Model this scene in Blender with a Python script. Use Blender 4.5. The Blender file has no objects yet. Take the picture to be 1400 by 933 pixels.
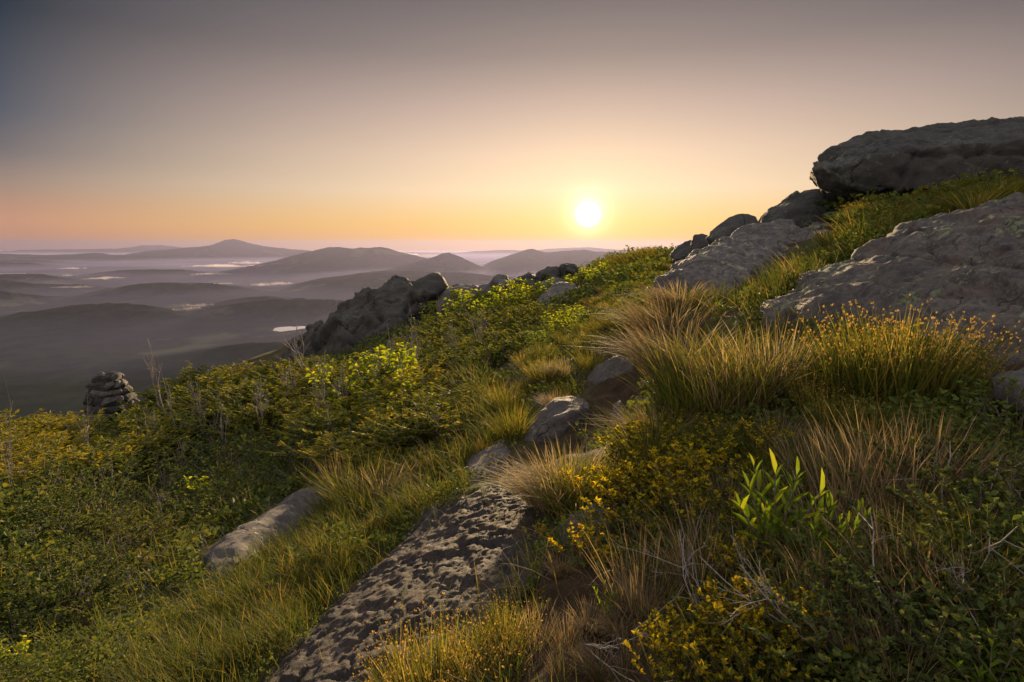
import bpy, bmesh, math, random
import numpy as np
from mathutils import Vector, Matrix
from math import radians as R, pi

SC = bpy.context.scene
COL = SC.collection
random.seed(4)
rng = np.random.default_rng(11)

# ------------------------------------------------------------------ camera
F = 750.0                       # focal length in pixels of the 1400 px wide picture
HORIZ = 333.0                   # row of the true horizontal
PITCH = math.atan((466.5 - HORIZ) / F)
cp, sp = math.cos(PITCH), math.sin(PITCH)
cam = bpy.data.cameras.new('camera')
cam.sensor_width = 36.0
cam.lens = F / 1400.0 * 36.0
cam.clip_start = 0.05
cam.clip_end = 200000.0
camo = bpy.data.objects.new('camera', cam)
COL.objects.link(camo)
camo.rotation_euler = (pi / 2 - PITCH, 0, 0)
SC.camera = camo


def ray(px, py):
    u = (px - 700.0) / F
    v = (466.5 - py) / F
    return np.array([u, cp + v * sp, v * cp - sp])


def P(px, py, Y):
    d = ray(px, py)
    return d * (Y / d[1])


def project(p):
    p = np.asarray(p)
    f = p[..., 1] * cp - p[..., 2] * sp
    f = np.where(f < 1e-3, 1e-3, f)
    up = p[..., 1] * sp + p[..., 2] * cp
    return 700 + F * p[..., 0] / f, 466.5 - F * up / f


# ------------------------------------------------------------------ light
SUN_DIR = Vector(ray(804, 293)).normalized()
SUN_EL = math.asin(SUN_DIR.z)
SUN_AZ = math.atan2(SUN_DIR.x, SUN_DIR.y)


def lin(r, g, b):
    f = lambda c: (c / 255 / 12.92) if c / 255 < .04045 else ((c / 255 + .055) / 1.055) ** 2.4
    return (f(r), f(g), f(b), 1)


SC.view_settings.view_transform = 'Standard'
SC.view_settings.look = 'None'
SC.view_settings.gamma = 1
SC.view_settings.exposure = 1.45
SC.cycles.use_denoising = True
SC.cycles.max_bounces = 5
SC.cycles.diffuse_bounces = 3
SC.cycles.transmission_bounces = 4
SC.cycles.volume_bounces = 0
SC.cycles.caustics_reflective = False
SC.cycles.caustics_refractive = False

W = bpy.data.worlds.new('World')
SC.world = W
W.use_nodes = True
nt = W.node_tree
nt.nodes.clear()


def N(tree, kind, **kw):
    n = tree.nodes.new(kind)
    for k, v in kw.items():
        setattr(n, k, v)
    return n


def L(tree, a, b):
    tree.links.new(a, b)


def math_node(tree, op, a, b=None, clamp=False):
    n = N(tree, 'ShaderNodeMath', operation=op)
    n.use_clamp = clamp
    for i, v in enumerate((a, b)):
        if v is None:
            continue
        if isinstance(v, (int, float)):
            n.inputs[i].default_value = v
        else:
            L(tree, v, n.inputs[i])
    return n.outputs[0]


def ramp(tree, fac, stops, interp='LINEAR'):
    n = N(tree, 'ShaderNodeValToRGB')
    n.color_ramp.interpolation = interp
    e = n.color_ramp.elements
    while len(e) < len(stops):
        e.new(0.5)
    for i, (p, c) in enumerate(stops):
        e[i].position = p
        e[i].color = c if len(c) == 4 else (*c, 1)
    L(tree, fac, n.inputs[0])
    return n.outputs[0]


def mixc(tree, fac, a, b, mode='MIX'):
    n = N(tree, 'ShaderNodeMix', data_type='RGBA', blend_type=mode)
    if isinstance(fac, (int, float)):
        n.inputs[0].default_value = fac
    else:
        L(tree, fac, n.inputs[0])
    for i, v in ((6, a), (7, b)):
        if isinstance(v, tuple):
            n.inputs[i].default_value = v if len(v) == 4 else (*v, 1)
        else:
            L(tree, v, n.inputs[i])
    return n.outputs[2]


tc = N(nt, 'ShaderNodeTexCoord')
sep = N(nt, 'ShaderNodeSeparateXYZ')
L(nt, tc.outputs['Generated'], sep.inputs[0])
zz = math_node(nt, 'MAXIMUM', sep.outputs[2], 0.0)
dot = N(nt, 'ShaderNodeVectorMath', operation='DOT_PRODUCT')
L(nt, tc.outputs['Generated'], dot.inputs[0])
dot.inputs[1].default_value = SUN_DIR
cosang = dot.outputs['Value']
ang = math_node(nt, 'ARCCOSINE', math_node(nt, 'MINIMUM', cosang, 0.999999))
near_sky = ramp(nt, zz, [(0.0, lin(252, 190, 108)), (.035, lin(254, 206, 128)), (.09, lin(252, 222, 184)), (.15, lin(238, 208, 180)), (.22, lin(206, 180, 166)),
                         (.30, lin(156, 140, 135)), (.37, lin(126, 115, 115)), (.45, lin(104, 100, 104)), (.56, (.25, .25, .28)), (.8, (1.05, 1.05, 1.12)), (1, (1.3, 1.3, 1.4))])  # last stops: unseen overhead sky brightened, added as fill for the foreground
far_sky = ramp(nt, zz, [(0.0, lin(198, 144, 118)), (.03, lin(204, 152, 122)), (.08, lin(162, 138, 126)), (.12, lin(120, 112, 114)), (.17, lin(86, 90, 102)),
                        (.29, lin(42, 52, 65)), (.45, lin(56, 66, 78)), (.56, (.25, .25, .28)), (.8, (1.05, 1.05, 1.12)), (1, (1.3, 1.3, 1.4))])  # same added overhead fill in the last stops
side = math_node(nt, 'POWER', math_node(nt, 'DIVIDE', math_node(nt, 'SUBTRACT', ang, 0.10), 0.76, clamp=True), 1.7)
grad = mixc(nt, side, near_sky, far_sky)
sky = N(nt, 'ShaderNodeTexSky', sky_type='NISHITA')
sky.sun_disc = False
sky.sun_elevation = SUN_EL
sky.sun_rotation = SUN_AZ
sky.altitude = 1000
sky.dust_density = 3.0
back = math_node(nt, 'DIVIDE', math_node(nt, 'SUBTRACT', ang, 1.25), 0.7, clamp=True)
grad = mixc(nt, back, grad, (.92, .82, .78, 1))  # unseen sky behind the camera, brightened as added fill on camera-facing sides
skyc = mixc(nt, 1.0, sky.outputs[0], (0.10, 0.10, 0.10, 1), 'MULTIPLY')
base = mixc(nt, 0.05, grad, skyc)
# the aureole round the sun: forward scattering in the air
g1 = math_node(nt, 'EXPONENT', math_node(nt, 'MULTIPLY', ang, -6.5))
g2 = math_node(nt, 'EXPONENT', math_node(nt, 'MULTIPLY', ang, -72.0))
g3 = math_node(nt, 'LESS_THAN', ang, 0.021)
glow = mixc(nt, 1.0, mixc(nt, g1, (0, 0, 0, 1), (0.19, 0.145, 0.075, 1)), mixc(nt, g2, (0, 0, 0, 1), (3.4, 2.9, 2.0, 1)), 'ADD')
glow = mixc(nt, 1.0, glow, mixc(nt, g3, (0, 0, 0, 1), (6.0, 5.5, 4.5, 1)), 'ADD')
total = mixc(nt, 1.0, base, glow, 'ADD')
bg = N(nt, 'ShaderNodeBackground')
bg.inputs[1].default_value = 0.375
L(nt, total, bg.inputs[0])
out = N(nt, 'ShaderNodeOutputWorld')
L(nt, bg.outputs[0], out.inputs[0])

sl = bpy.data.lights.new('sun', 'SUN')
sl.energy = 5.0
sl.angle = R(0.8)
sl.color = (1.0, 0.71, 0.39)
so = bpy.data.objects.new('sun', sl)
COL.objects.link(so)
LAMP_EL = R(5.4)
LAMP_DIR = Vector((math.sin(SUN_AZ) * math.cos(LAMP_EL), math.cos(SUN_AZ) * math.cos(LAMP_EL), math.sin(LAMP_EL)))
so.rotation_euler = (-LAMP_DIR).to_track_quat('-Z', 'Y').to_euler()

# ------------------------------------------------------------------ helpers


def hash3(i, j, k, seed):
    with np.errstate(over='ignore'):
        h = (i.astype(np.uint32) * np.uint32(374761393) + j.astype(np.uint32) * np.uint32(668265263)
             + k.astype(np.uint32) * np.uint32(2147483647) + np.uint32((seed * 974711 + 12345) & 0xffffffff))
        h = (h ^ (h >> np.uint32(13))) * np.uint32(1274126177)
        h = (h ^ (h >> np.uint32(16))) * np.uint32(2246822519)
        h = h ^ (h >> np.uint32(15))
    return h.astype(np.float64) / 4294967295.0


def vnoise(p, seed=0):
    p = np.asarray(p, float)
    i = np.floor(p).astype(np.int64)
    f = p - i
    f = f * f * f * (f * (f * 6 - 15) + 10)
    r = 0
    for dx in (0, 1):
        wx = f[:, 0] if dx else 1 - f[:, 0]
        for dy in (0, 1):
            wy = f[:, 1] if dy else 1 - f[:, 1]
            for dz in (0, 1):
                wz = f[:, 2] if dz else 1 - f[:, 2]
                r = r + wx * wy * wz * hash3(i[:, 0] + dx, i[:, 1] + dy, i[:, 2] + dz, seed)
    return r * 2 - 1


def fbm(p, octs=4, seed=0, gain=.5):
    a, s, r = 1.0, 1.0, 0
    for o in range(octs):
        r = r + a * vnoise(np.asarray(p) * s, seed + o * 7)
        a *= gain
        s *= 2.03
    return r


def fbm2(x, y, octs=4, seed=0, gain=.5):
    return fbm(np.stack([x, y, np.full_like(x, .37)], 1), octs, seed, gain)


def mesh_np(name, verts, faces, mats, smooth=True, mat_idx=None):
    """faces: list of int arrays (n,3) / (n,4)"""
    me = bpy.data.meshes.new(name)
    verts = np.asarray(verts, np.float32).reshape(-1, 3)
    me.vertices.add(len(verts))
    me.vertices.foreach_set('co', verts.ravel())
    idx = np.concatenate([f.ravel() for f in faces]).astype(np.int32)
    tot = np.concatenate([np.full(len(f), f.shape[1]) for f in faces]).astype(np.int32)
    st = np.concatenate([[0], np.cumsum(tot)[:-1]]).astype(np.int32)
    me.loops.add(len(idx))
    me.loops.foreach_set('vertex_index', idx)
    me.polygons.add(len(tot))
    me.polygons.foreach_set('loop_start', st)
    me.polygons.foreach_set('loop_total', tot)
    if smooth:
        me.polygons.foreach_set('use_smooth', np.ones(len(tot), bool))
    for m in (mats if isinstance(mats, (list, tuple)) else [mats]):
        me.materials.append(m)
    if mat_idx is not None:
        me.polygons.foreach_set('material_index', mat_idx.astype(np.int32))
    me.update(calc_edges=True)
    return me


def obj(name, me, parent=None, loc=None):
    o = bpy.data.objects.new(name, me)
    COL.objects.link(o)
    if parent:
        o.parent = parent
    if loc is not None:
        o.location = loc
    return o


def tag(o, label=None, cat=None, group=None, kind=None):
    if label:
        o['label'] = label
    if cat:
        o['category'] = cat
    if group:
        o['group'] = group
    if kind:
        o['kind'] = kind
    return o


# ------------------------------------------------------------------ the lie of the land
CTRL = [
    (0, 933, 1.7), (350, 933, 1.4), (700, 933, 1.1), (1050, 933, .9), (1400, 933, .75),
    (0, 800, 2.9), (300, 790, 2.6), (550, 790, 2.05), (740, 775, 1.7), (900, 770, 1.45), (1150, 770, 1.15), (1400, 750, 1.05),
    (0, 700, 5.0), (250, 705, 4.4), (480, 690, 3.5), (690, 665, 2.65), (850, 660, 2.05), (1100, 670, 1.6), (1400, 640, 1.5),
    (0, 630, 10), (200, 635, 8), (400, 620, 6.3), (600, 590, 5.2), (745, 600, 3.6), (830, 600, 3.15), (900, 570, 2.8), (1100, 580, 2.1), (1400, 560, 2.0),
    (0, 590, 18), (0, 615, 26), (0, 650, 45),
    (130, 588, 17), (130, 610, 26), (130, 640, 45),
    (250, 556, 15), (250, 565, 24), (250, 524, 42), (250, 540, 58),
    (330, 535, 14), (330, 540, 25), (330, 496, 42), (330, 510, 58),
    (430, 512, 13), (430, 508, 25), (430, 460, 42), (430, 480, 58),
    (500, 500, 13.5), (500, 475, 25), (500, 450, 40),
    (620, 505, 9.0), (600, 465, 17), (600, 432, 28), (600, 440, 50),
    (700, 520, 6.4), (700, 432, 17), (700, 402, 26), (700, 415, 50),
    (800, 510, 5.0), (780, 430, 13), (780, 384, 26), (780, 400, 50),
    (860, 420, 9.5), (850, 352, 27), (850, 372, 50),
    (895, 455, 4.6), (915, 395, 8.5), (920, 354, 21), (920, 385, 50),
    (1000, 450, 3.5), (1000, 345, 13), (1000, 355, 22), (1000, 395, 50),
    (1080, 470, 3.0), (1050, 390, 5.6), (1100, 305, 10.5), (1100, 325, 18), (1100, 385, 50),
    (1200, 490, 2.6), (1180, 320, 6.6), (1250, 280, 8.6), (1250, 290, 14), (1250, 385, 50),
    (1400, 440, 2.9), (1400, 350, 4.6), (1400, 266, 8), (1400, 275, 12), (1400, 385, 50),
]


def plane(x, y):
    return -1.0 + 0.36 * x


_c = np.array([P(*c) for c in CTRL])
_r = np.hypot(_c[:, 0], _c[:, 1])
_az = np.arctan2(_c[:, 0], _c[:, 1])
_q = np.stack([_az * 2.2, np.log(_r)], 1)
_v = (_c[:, 2] - plane(_c[:, 0], _c[:, 1])) / _r


def _phi(d2):
    return 0.5 * d2 * np.log(d2 + 1e-12)


_n = len(_q)
_A = np.zeros((_n + 3, _n + 3))
_A[:_n, :_n] = _phi(((_q[:, None] - _q[None]) ** 2).sum(2)) + np.eye(_n) * 0.003
_A[:_n, _n] = 1
_A[:_n, _n + 1:] = _q
_A[_n, :_n] = 1
_A[_n + 1:, :_n] = _q.T
_w = np.linalg.solve(_A, np.concatenate([_v, np.zeros(3)]))


def smooth(a, b, x):
    t = np.clip((x - a) / (b - a), 0, 1)
    return t * t * (3 - 2 * t)


def ground_z(x, y, micro=True):
    x = np.atleast_1d(np.asarray(x, float))
    y = np.atleast_1d(np.asarray(y, float))
    res = np.zeros_like(x)
    r = np.hypot(x, y)
    az = np.arctan2(x, y)
    rc = np.clip(r, .7, 58)
    qa = np.clip(az, -.98, .95) * 2.2
    ql = np.log(rc)
    for s in range(0, len(x), 20000):
        e = slice(s, s + 20000)
        d2 = (qa[e, None] - _q[None, :, 0]) ** 2 + (ql[e, None] - _q[None, :, 1]) ** 2
        res[e] = _phi(d2) @ _w[:_n] + _w[_n] + qa[e] * _w[_n + 1] + ql[e] * _w[_n + 2]
    wgt = (1 - smooth(1.1, 1.9, np.abs(az))) * smooth(.25, .9, r)
    rr = np.minimum(r, 58)
    sc_ = rr / np.maximum(r, 1e-6)
    z = plane(x * sc_, y * sc_) + res * rr * wgt
    z = np.where(z > 1.6, 1.6 + (z - 1.6) * .35, z)
    z = z - np.maximum(r - 52, 0) * 0.62
    if micro:
        a = np.clip(r * .016, 0.012, .13)
        z = z + a * fbm2(x * 1.3 / np.clip(r * .12, .6, 2.2), y * 1.3 / np.clip(r * .12, .6, 2.2), 3, 5) * (1 - smooth(45, 60, r))
        z = z + np.clip(.025, 0, .025) * fbm2(x * 5, y * 5, 3, 9) * (1 - smooth(6, 20, r))
        z = z + np.where(r > 60, np.minimum((r - 60) * .05, 25), 0) * fbm2(x * .02, y * .02, 4, 21)
    return z


def gz(x, y):
    return float(ground_z([x], [y])[0])


def G(px, py, h=0.0, rmin=.6, rmax=60):
    """first point of the ground along a sight line"""
    d = ray(px, py)
    hl = math.hypot(d[0], d[1])
    rs = np.exp(np.linspace(math.log(rmin), math.log(rmax), 700))
    t = rs / hl
    below = ground_z(d[0] * t, d[1] * t) > d[2] * t
    if not below.any():
        k = int(np.argmax(ground_z(d[0] * t, d[1] * t) - d[2] * t))
    else:
        k = int(np.argmax(below))
    p = d * t[k]
    return np.array([p[0], p[1], gz(p[0], p[1]) + h])


def Vv(a):
    return Vector((float(a[0]), float(a[1]), float(a[2])))


# ------------------------------------------------------------------ materials
def new_mat(name):
    m = bpy.data.materials.new(name)
    m.use_nodes = True
    t = m.node_tree
    t.nodes.clear()
    o = N(t, 'ShaderNodeOutputMaterial')
    return m, t, o


def noise_tex(t, vec, scale, detail=6, rough=.55, dist=0.0):
    n = N(t, 'ShaderNodeTexNoise')
    n.inputs['Scale'].default_value = scale
    n.inputs['Detail'].default_value = detail
    n.inputs['Roughness'].default_value = rough
    n.inputs['Distortion'].default_value = dist
    L(t, vec, n.inputs['Vector'])
    return n.outputs['Fac']


def leaf_mat(name, stops, trans=.4, tint=(1.35, 1.2, .5), rough=.5, patch=None):
    m, t, o = new_mat(name)
    geo = N(t, 'ShaderNodeNewGeometry')
    oi = N(t, 'ShaderNodeObjectInfo')
    fac = math_node(t, 'ADD', math_node(t, 'MULTIPLY', geo.outputs['Random Per Island'], .75), math_node(t, 'MULTIPLY', oi.outputs['Random'], .25))
    c = ramp(t, fac, stops)
    if patch:
        nz = noise_tex(t, geo.outputs['Position'], patch[0], 3)
        c = mixc(t, ramp(t, nz, [(patch[1], (0, 0, 0)), (patch[1] + .1, (.8, .8, .8))]), c, patch[2])
        nz2 = noise_tex(t, geo.outputs['Position'], patch[0] * .55, 4)
        c = mixc(t, ramp(t, nz2, [(.36, (1, 1, 1)), (.46, (0, 0, 0))]), c, mixc(t, .6, c, (.11, .15, .03, 1)))
        nz3 = noise_tex(t, geo.outputs['Position'], patch[0] * .8 + .1, 4)
        c = mixc(t, ramp(t, nz3, [(.56, (0, 0, 0)), (.64, (.6, .6, .6))]), c, (.12, .125, .025, 1))
    p = N(t, 'ShaderNodeBsdfPrincipled')
    L(t, c, p.inputs['Base Color'])
    p.inputs['Roughness'].default_value = .65
    p.inputs['Specular IOR Level'].default_value = .06
    tr = N(t, 'ShaderNodeBsdfTranslucent')
    L(t, mixc(t, 1.0, c, (*tint, 1), 'MULTIPLY'), tr.inputs[0])
    mx = N(t, 'ShaderNodeMixShader')
    mx.inputs[0].default_value = trans
    L(t, p.outputs[0], mx.inputs[1])
    L(t, tr.outputs[0], mx.inputs[2])
    L(t, mx.outputs[0], o.inputs[0])
    return m


def granite(name, a=(.085, .08, .078), b=(.21, .195, .185), lichen=(.20, .22, .13), lich=.60, stain=(.03, .028, .03), scale=1.0, bump=.35, rust=None, streak=None, fleck=5.0):
    m, t, o = new_mat(name)
    tcn = N(t, 'ShaderNodeTexCoord')
    mp = N(t, 'ShaderNodeMapping')
    mp.inputs['Scale'].default_value = (scale,) * 3
    if streak:
        mp.vector_type = 'TEXTURE'
        mp.inputs['Rotation'].default_value = streak[0]
        mp.inputs['Scale'].default_value = (streak[1] / scale, 1 / scale, 1 / scale)
    L(t, tcn.outputs['Object'], mp.inputs[0])
    v = mp.outputs[0]
    n1 = noise_tex(t, v, 2.2, 9, .62, .3)
    n2 = noise_tex(t, v, 12, 8, .75)
    n3 = noise_tex(t, v, 70, 4, .7)
    c = ramp(t, n1, [(.3, a), (.7, b)])
    c = mixc(t, ramp(t, n2, [(.44, (0, 0, 0)), (.57, (1, 1, 1))]), mixc(t, .7, c, (*stain, 1)), c)
    c = mixc(t, ramp(t, n3, [(.58, (0, 0, 0)), (.66, (.55, .55, .55))]), c, (b[0] * 1.35, b[1] * 1.33, b[2] * 1.3, 1))
    # dark weather stains
    n4 = noise_tex(t, v, 1.0, 9, .78, 1.2)
    c = mixc(t, ramp(t, n4, [(.55, (0, 0, 0)), (.68, (.8, .8, .8))]), c, (*stain, 1))
    if rust:
        n6 = noise_tex(t, v, 1.7, 5, .6, .5)
        c = mixc(t, ramp(t, n6, [(.5, (0, 0, 0)), (.66, (.8, .8, .8))]), c, (*rust, 1))
    vo = N(t, 'ShaderNodeTexVoronoi', feature='DISTANCE_TO_EDGE')
    vo.inputs['Scale'].default_value = .55
    wv = N(t, 'ShaderNodeVectorMath', operation='ADD')
    nw = N(t, 'ShaderNodeTexNoise')
    nw.inputs['Scale'].default_value = 1.6
    nw.inputs['Detail'].default_value = 5
    L(t, v, nw.inputs['Vector'])
    L(t, v, wv.inputs[0])
    L(t, nw.outputs['Color'], wv.inputs[1])
    L(t, wv.outputs[0], vo.inputs['Vector'])
    crk = ramp(t, vo.outputs['Distance'], [(0.0, (.25, .25, .25)), (.009, (1, 1, 1))])
    crk = math_node(t, 'MAXIMUM', crk, ramp(t, noise_tex(t, v, .9, 3), [(.46, (0, 0, 0)), (.54, (1, 1, 1))]))
    c = mixc(t, crk, (*[q_ * .4 for q_ in stain], 1), c)
    # lichen rosettes
    mp2 = N(t, 'ShaderNodeMapping')
    mp2.inputs['Location'].default_value = (3.1, 7.7, 1.3)
    L(t, v, mp2.inputs[0])
    n5 = noise_tex(t, mp2.outputs[0], fleck, 8, .75, .4)
    n7 = noise_tex(t, mp2.outputs[0], 1.2, 3, .5)
    lf = math_node(t, 'ADD', n5, math_node(t, 'MULTIPLY', math_node(t, 'SUBTRACT', n7, .5), .5))
    c = mixc(t, ramp(t, lf, [(lich, (0, 0, 0)), (lich + .05, (.85, .85, .85))]), c, (*lichen, 1))
    p = N(t, 'ShaderNodeBsdfPrincipled')
    L(t, c, p.inputs['Base Color'])
    p.inputs['Roughness'].default_value = .82
    p.inputs['Specular IOR Level'].default_value = .3
    h = math_node(t, 'ADD', math_node(t, 'MULTIPLY', crk, .35), math_node(t, 'MULTIPLY', n1, .6))
    h = math_node(t, 'ADD', h, math_node(t, 'ADD', math_node(t, 'MULTIPLY', n2, .35), math_node(t, 'MULTIPLY', n3, .12)))
    b1 = N(t, 'ShaderNodeBump')
    b1.inputs['Strength'].default_value = bump
    b1.inputs['Distance'].default_value = .12 / scale
    L(t, h, b1.inputs['Height'])
    L(t, b1.outputs[0], p.inputs['Normal'])
    L(t, p.outputs[0], o.inputs[0])
    return m


M = {}
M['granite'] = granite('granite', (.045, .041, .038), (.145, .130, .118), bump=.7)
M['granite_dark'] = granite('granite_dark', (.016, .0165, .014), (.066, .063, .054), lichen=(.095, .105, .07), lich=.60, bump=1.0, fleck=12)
M['granite_pale'] = granite('granite_pale', (.04, .035, .033), (.14, .122, .112), lichen=(.19, .20, .13), lich=.62, scale=1.6, bump=.7)
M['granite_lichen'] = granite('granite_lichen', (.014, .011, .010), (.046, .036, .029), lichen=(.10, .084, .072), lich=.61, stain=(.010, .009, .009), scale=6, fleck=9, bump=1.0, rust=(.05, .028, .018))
M['granite_slab'] = granite('granite_slab', (.020, .018, .017), (.125, .106, .092), lichen=(.14, .165, .08), lich=.575, stain=(.016, .015, .018), scale=3.0, bump=.9, rust=(.085, .062, .048), streak=((0, -.22, .49), 2.6), fleck=8)

# soil and moss under the plants
m, t, o = new_mat('soil')
tcn = N(t, 'ShaderNodeTexCoord')
v = tcn.outputs['Object']
a1 = noise_tex(t, v, .9, 8, .6)
a2 = noise_tex(t, v, 9, 8, .65)
a3 = noise_tex(t, v, 60, 5, .7)
c = ramp(t, a2, [(.3, (.018, .012, .008)), (.6, (.05, .032, .02)), (.8, (.10, .068, .042))])
c = mixc(t, ramp(t, a1, [(.42, (0, 0, 0)), (.6, (1, 1, 1))]), c, ramp(t, a2, [(.3, (.022, .028, .008)), (.7, (.06, .06, .018))]))
p = N(t, 'ShaderNodeBsdfPrincipled')
L(t, c, p.inputs['Base Color'])
p.inputs['Roughness'].default_value = .95
p.inputs['Specular IOR Level'].default_value = .1
bb = N(t, 'ShaderNodeBump')
bb.inputs['Strength'].default_value = .8
bb.inputs['Distance'].default_value = .03
L(t, math_node(t, 'ADD', a2, math_node(t, 'MULTIPLY', a3, .4)), bb.inputs['Height'])
L(t, bb.outputs[0], p.inputs['Normal'])
L(t, p.outputs[0], o.inputs[0])
M['soil'] = m

m, t, o = new_mat('forest')
tcn = N(t, 'ShaderNodeTexCoord')
v = tcn.outputs['Object']
a1 = noise_tex(t, v, .0011, 6, .6, .6)
a2 = noise_tex(t, v, .009, 6, .7)
c = ramp(t, a2, [(.3, (.008, .013, .010)), (.7, (.022, .030, .019))])
c = mixc(t, ramp(t, a1, [(.57, (0, 0, 0)), (.64, (.75, .75, .75))]), c, (.065, .07, .03, 1))
p = N(t, 'ShaderNodeBsdfDiffuse')
L(t, c, p.inputs[0])
L(t, p.outputs[0], o.inputs[0])
M['forest'] = m

m, t, o = new_mat('water')
p = N(t, 'ShaderNodeBsdfPrincipled')
p.inputs['Roughness'].default_value = .05
p.inputs['Metallic'].default_value = .6
p.inputs['Base Color'].default_value = (.6, .62, .65, 1)
p.inputs['IOR'].default_value = 2.2
L(t, p.outputs[0], o.inputs[0])
M['water'] = m

m, t, o = new_mat('bark')
tcn = N(t, 'ShaderNodeTexCoord')
a1 = noise_tex(t, tcn.outputs['Object'], 22, 5)
p = N(t, 'ShaderNodeBsdfPrincipled')
L(t, ramp(t, a1, [(.3, (.055, .04, .03)), (.7, (.15, .115, .09))]), p.inputs['Base Color'])
p.inputs['Roughness'].default_value = .85
L(t, p.outputs[0], o.inputs[0])
M['bark'] = m
m, t, o = new_mat('dead_wood')
tcn = N(t, 'ShaderNodeTexCoord')
a1 = noise_tex(t, tcn.outputs['Object'], 30, 5)
p = N(t, 'ShaderNodeBsdfPrincipled')
L(t, ramp(t, a1, [(.3, (.10, .082, .072)), (.7, (.24, .205, .185))]), p.inputs['Base Color'])
p.inputs['Roughness'].default_value = .8
L(t, p.outputs[0], o.inputs[0])
M['dead_wood'] = m

M['grass'] = leaf_mat('grass', [(0, (.026, .044, .014)), (.4, (.05, .072, .02)), (.7, (.082, .092, .026)), (.86, (.17, .14, .04)), (1, (.26, .195, .09))], .45)
M['dry_grass'] = leaf_mat('dry_grass', [(0, (.085, .07, .03)), (.4, (.16, .118, .065)), (.75, (.27, .215, .13)), (1, (.38, .30, .2))], .45, (1.4, 1.25, .85))
M['tussock'] = leaf_mat('tussock', [(0, (.035, .05, .014)), (.5, (.07, .088, .02)), (.74, (.14, .135, .03)), (.88, (.25, .19, .08)), (1, (.38, .28, .15))], .55, (1.6, 1.3, .6))
M['seed'] = leaf_mat('seed_head', [(0, (.16, .115, .04)), (.6, (.30, .22, .06)), (1, (.42, .29, .1))], .5, (1.3, 1.1, .5))
M['heath'] = leaf_mat('heath', [(0, (.024, .042, .014)), (.45, (.056, .082, .022)), (.8, (.105, .122, .028)), (.93, (.15, .14, .03)), (1, (.13, .06, .025))], .35,
                      patch=(1.1, .62, (.07, .038, .018, 1)))
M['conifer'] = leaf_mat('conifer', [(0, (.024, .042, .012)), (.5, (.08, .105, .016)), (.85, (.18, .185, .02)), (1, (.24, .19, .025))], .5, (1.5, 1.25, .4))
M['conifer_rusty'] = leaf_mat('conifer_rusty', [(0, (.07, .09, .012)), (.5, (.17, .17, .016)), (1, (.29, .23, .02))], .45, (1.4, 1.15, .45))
M['heath_backlit'] = leaf_mat('heath_backlit', [(0, (.06, .06, .012)), (.5, (.13, .115, .018)), (1, (.24, .17, .03))], .5)  # brighter golden copy of heath; the brow's backlight is put into its colour
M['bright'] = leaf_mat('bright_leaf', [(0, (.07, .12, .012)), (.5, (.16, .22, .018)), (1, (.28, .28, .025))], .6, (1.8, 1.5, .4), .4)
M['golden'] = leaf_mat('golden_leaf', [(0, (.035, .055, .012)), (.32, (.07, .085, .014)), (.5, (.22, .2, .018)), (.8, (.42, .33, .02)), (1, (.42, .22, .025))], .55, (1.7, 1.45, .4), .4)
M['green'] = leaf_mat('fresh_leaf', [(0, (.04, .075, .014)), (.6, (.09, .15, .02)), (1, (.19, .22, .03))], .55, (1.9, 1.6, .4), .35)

def inside(poly, x, y):
    x, y = np.atleast_1d(x), np.atleast_1d(y)
    r_ = np.zeros(len(x), bool)
    n = len(poly)
    for i in range(n):
        x1, y1 = poly[i]
        x2, y2 = poly[(i + 1) % n]
        c_ = ((y1 > y) != (y2 > y)) & (x < (x2 - x1) * (y - y1) / (y2 - y1 + 1e-12) + x1)
        r_ ^= c_
    return r_


BED = [(300, 990), (345, 938), (400, 885), (450, 838), (520, 772), (570, 722), (610, 690), (660, 665), (715, 672), (755, 700), (768, 735), (748, 795), (700, 845), (640, 890), (575, 930), (560, 990)]
# ------------------------------------------------------------------ ground sheet of the summit
azs = np.concatenate([np.linspace(-pi, -1.02, 60, endpoint=False), np.linspace(-1.02, 1.02, 640), np.linspace(1.02, pi, 60)[1:]])
rs = np.concatenate([[0.02, .15], np.exp(np.linspace(math.log(.3), math.log(60), 420)), np.exp(np.linspace(math.log(60), math.log(1100), 70))[1:]])
AZ, RR = np.meshgrid(azs, rs)
gx, gy = (RR * np.sin(AZ)).ravel(), (RR * np.cos(AZ)).ravel()
gzz = ground_z(gx, gy)
nr, na = len(rs), len(azs)
ii = np.arange((nr - 1) * (na - 1))
i0 = (ii // (na - 1)) * na + ii % (na - 1)
q = np.stack([i0, i0 + 1, i0 + na + 1, i0 + na], 1)[:, ::-1]
for bed_ in (BED,):
    bx_, by_ = [a for a, b in bed_], [b for a, b in bed_]
    cx_, cy_ = sum(bx_) / len(bx_), sum(by_) / len(by_)
    ppx, ppy = project(np.stack([gx, gy, gzz], 1))
    gzz = gzz - .18 * (inside([(cx_ + (a - cx_) * .93, cy_ + (b - cy_) * .95) for a, b in bed_], ppx, ppy) & (gy > .2))
o = obj('ground', mesh_np('ground', np.stack([gx, gy, gzz], 1), [q], M['soil']))
tag(o, kind='structure')

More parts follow.
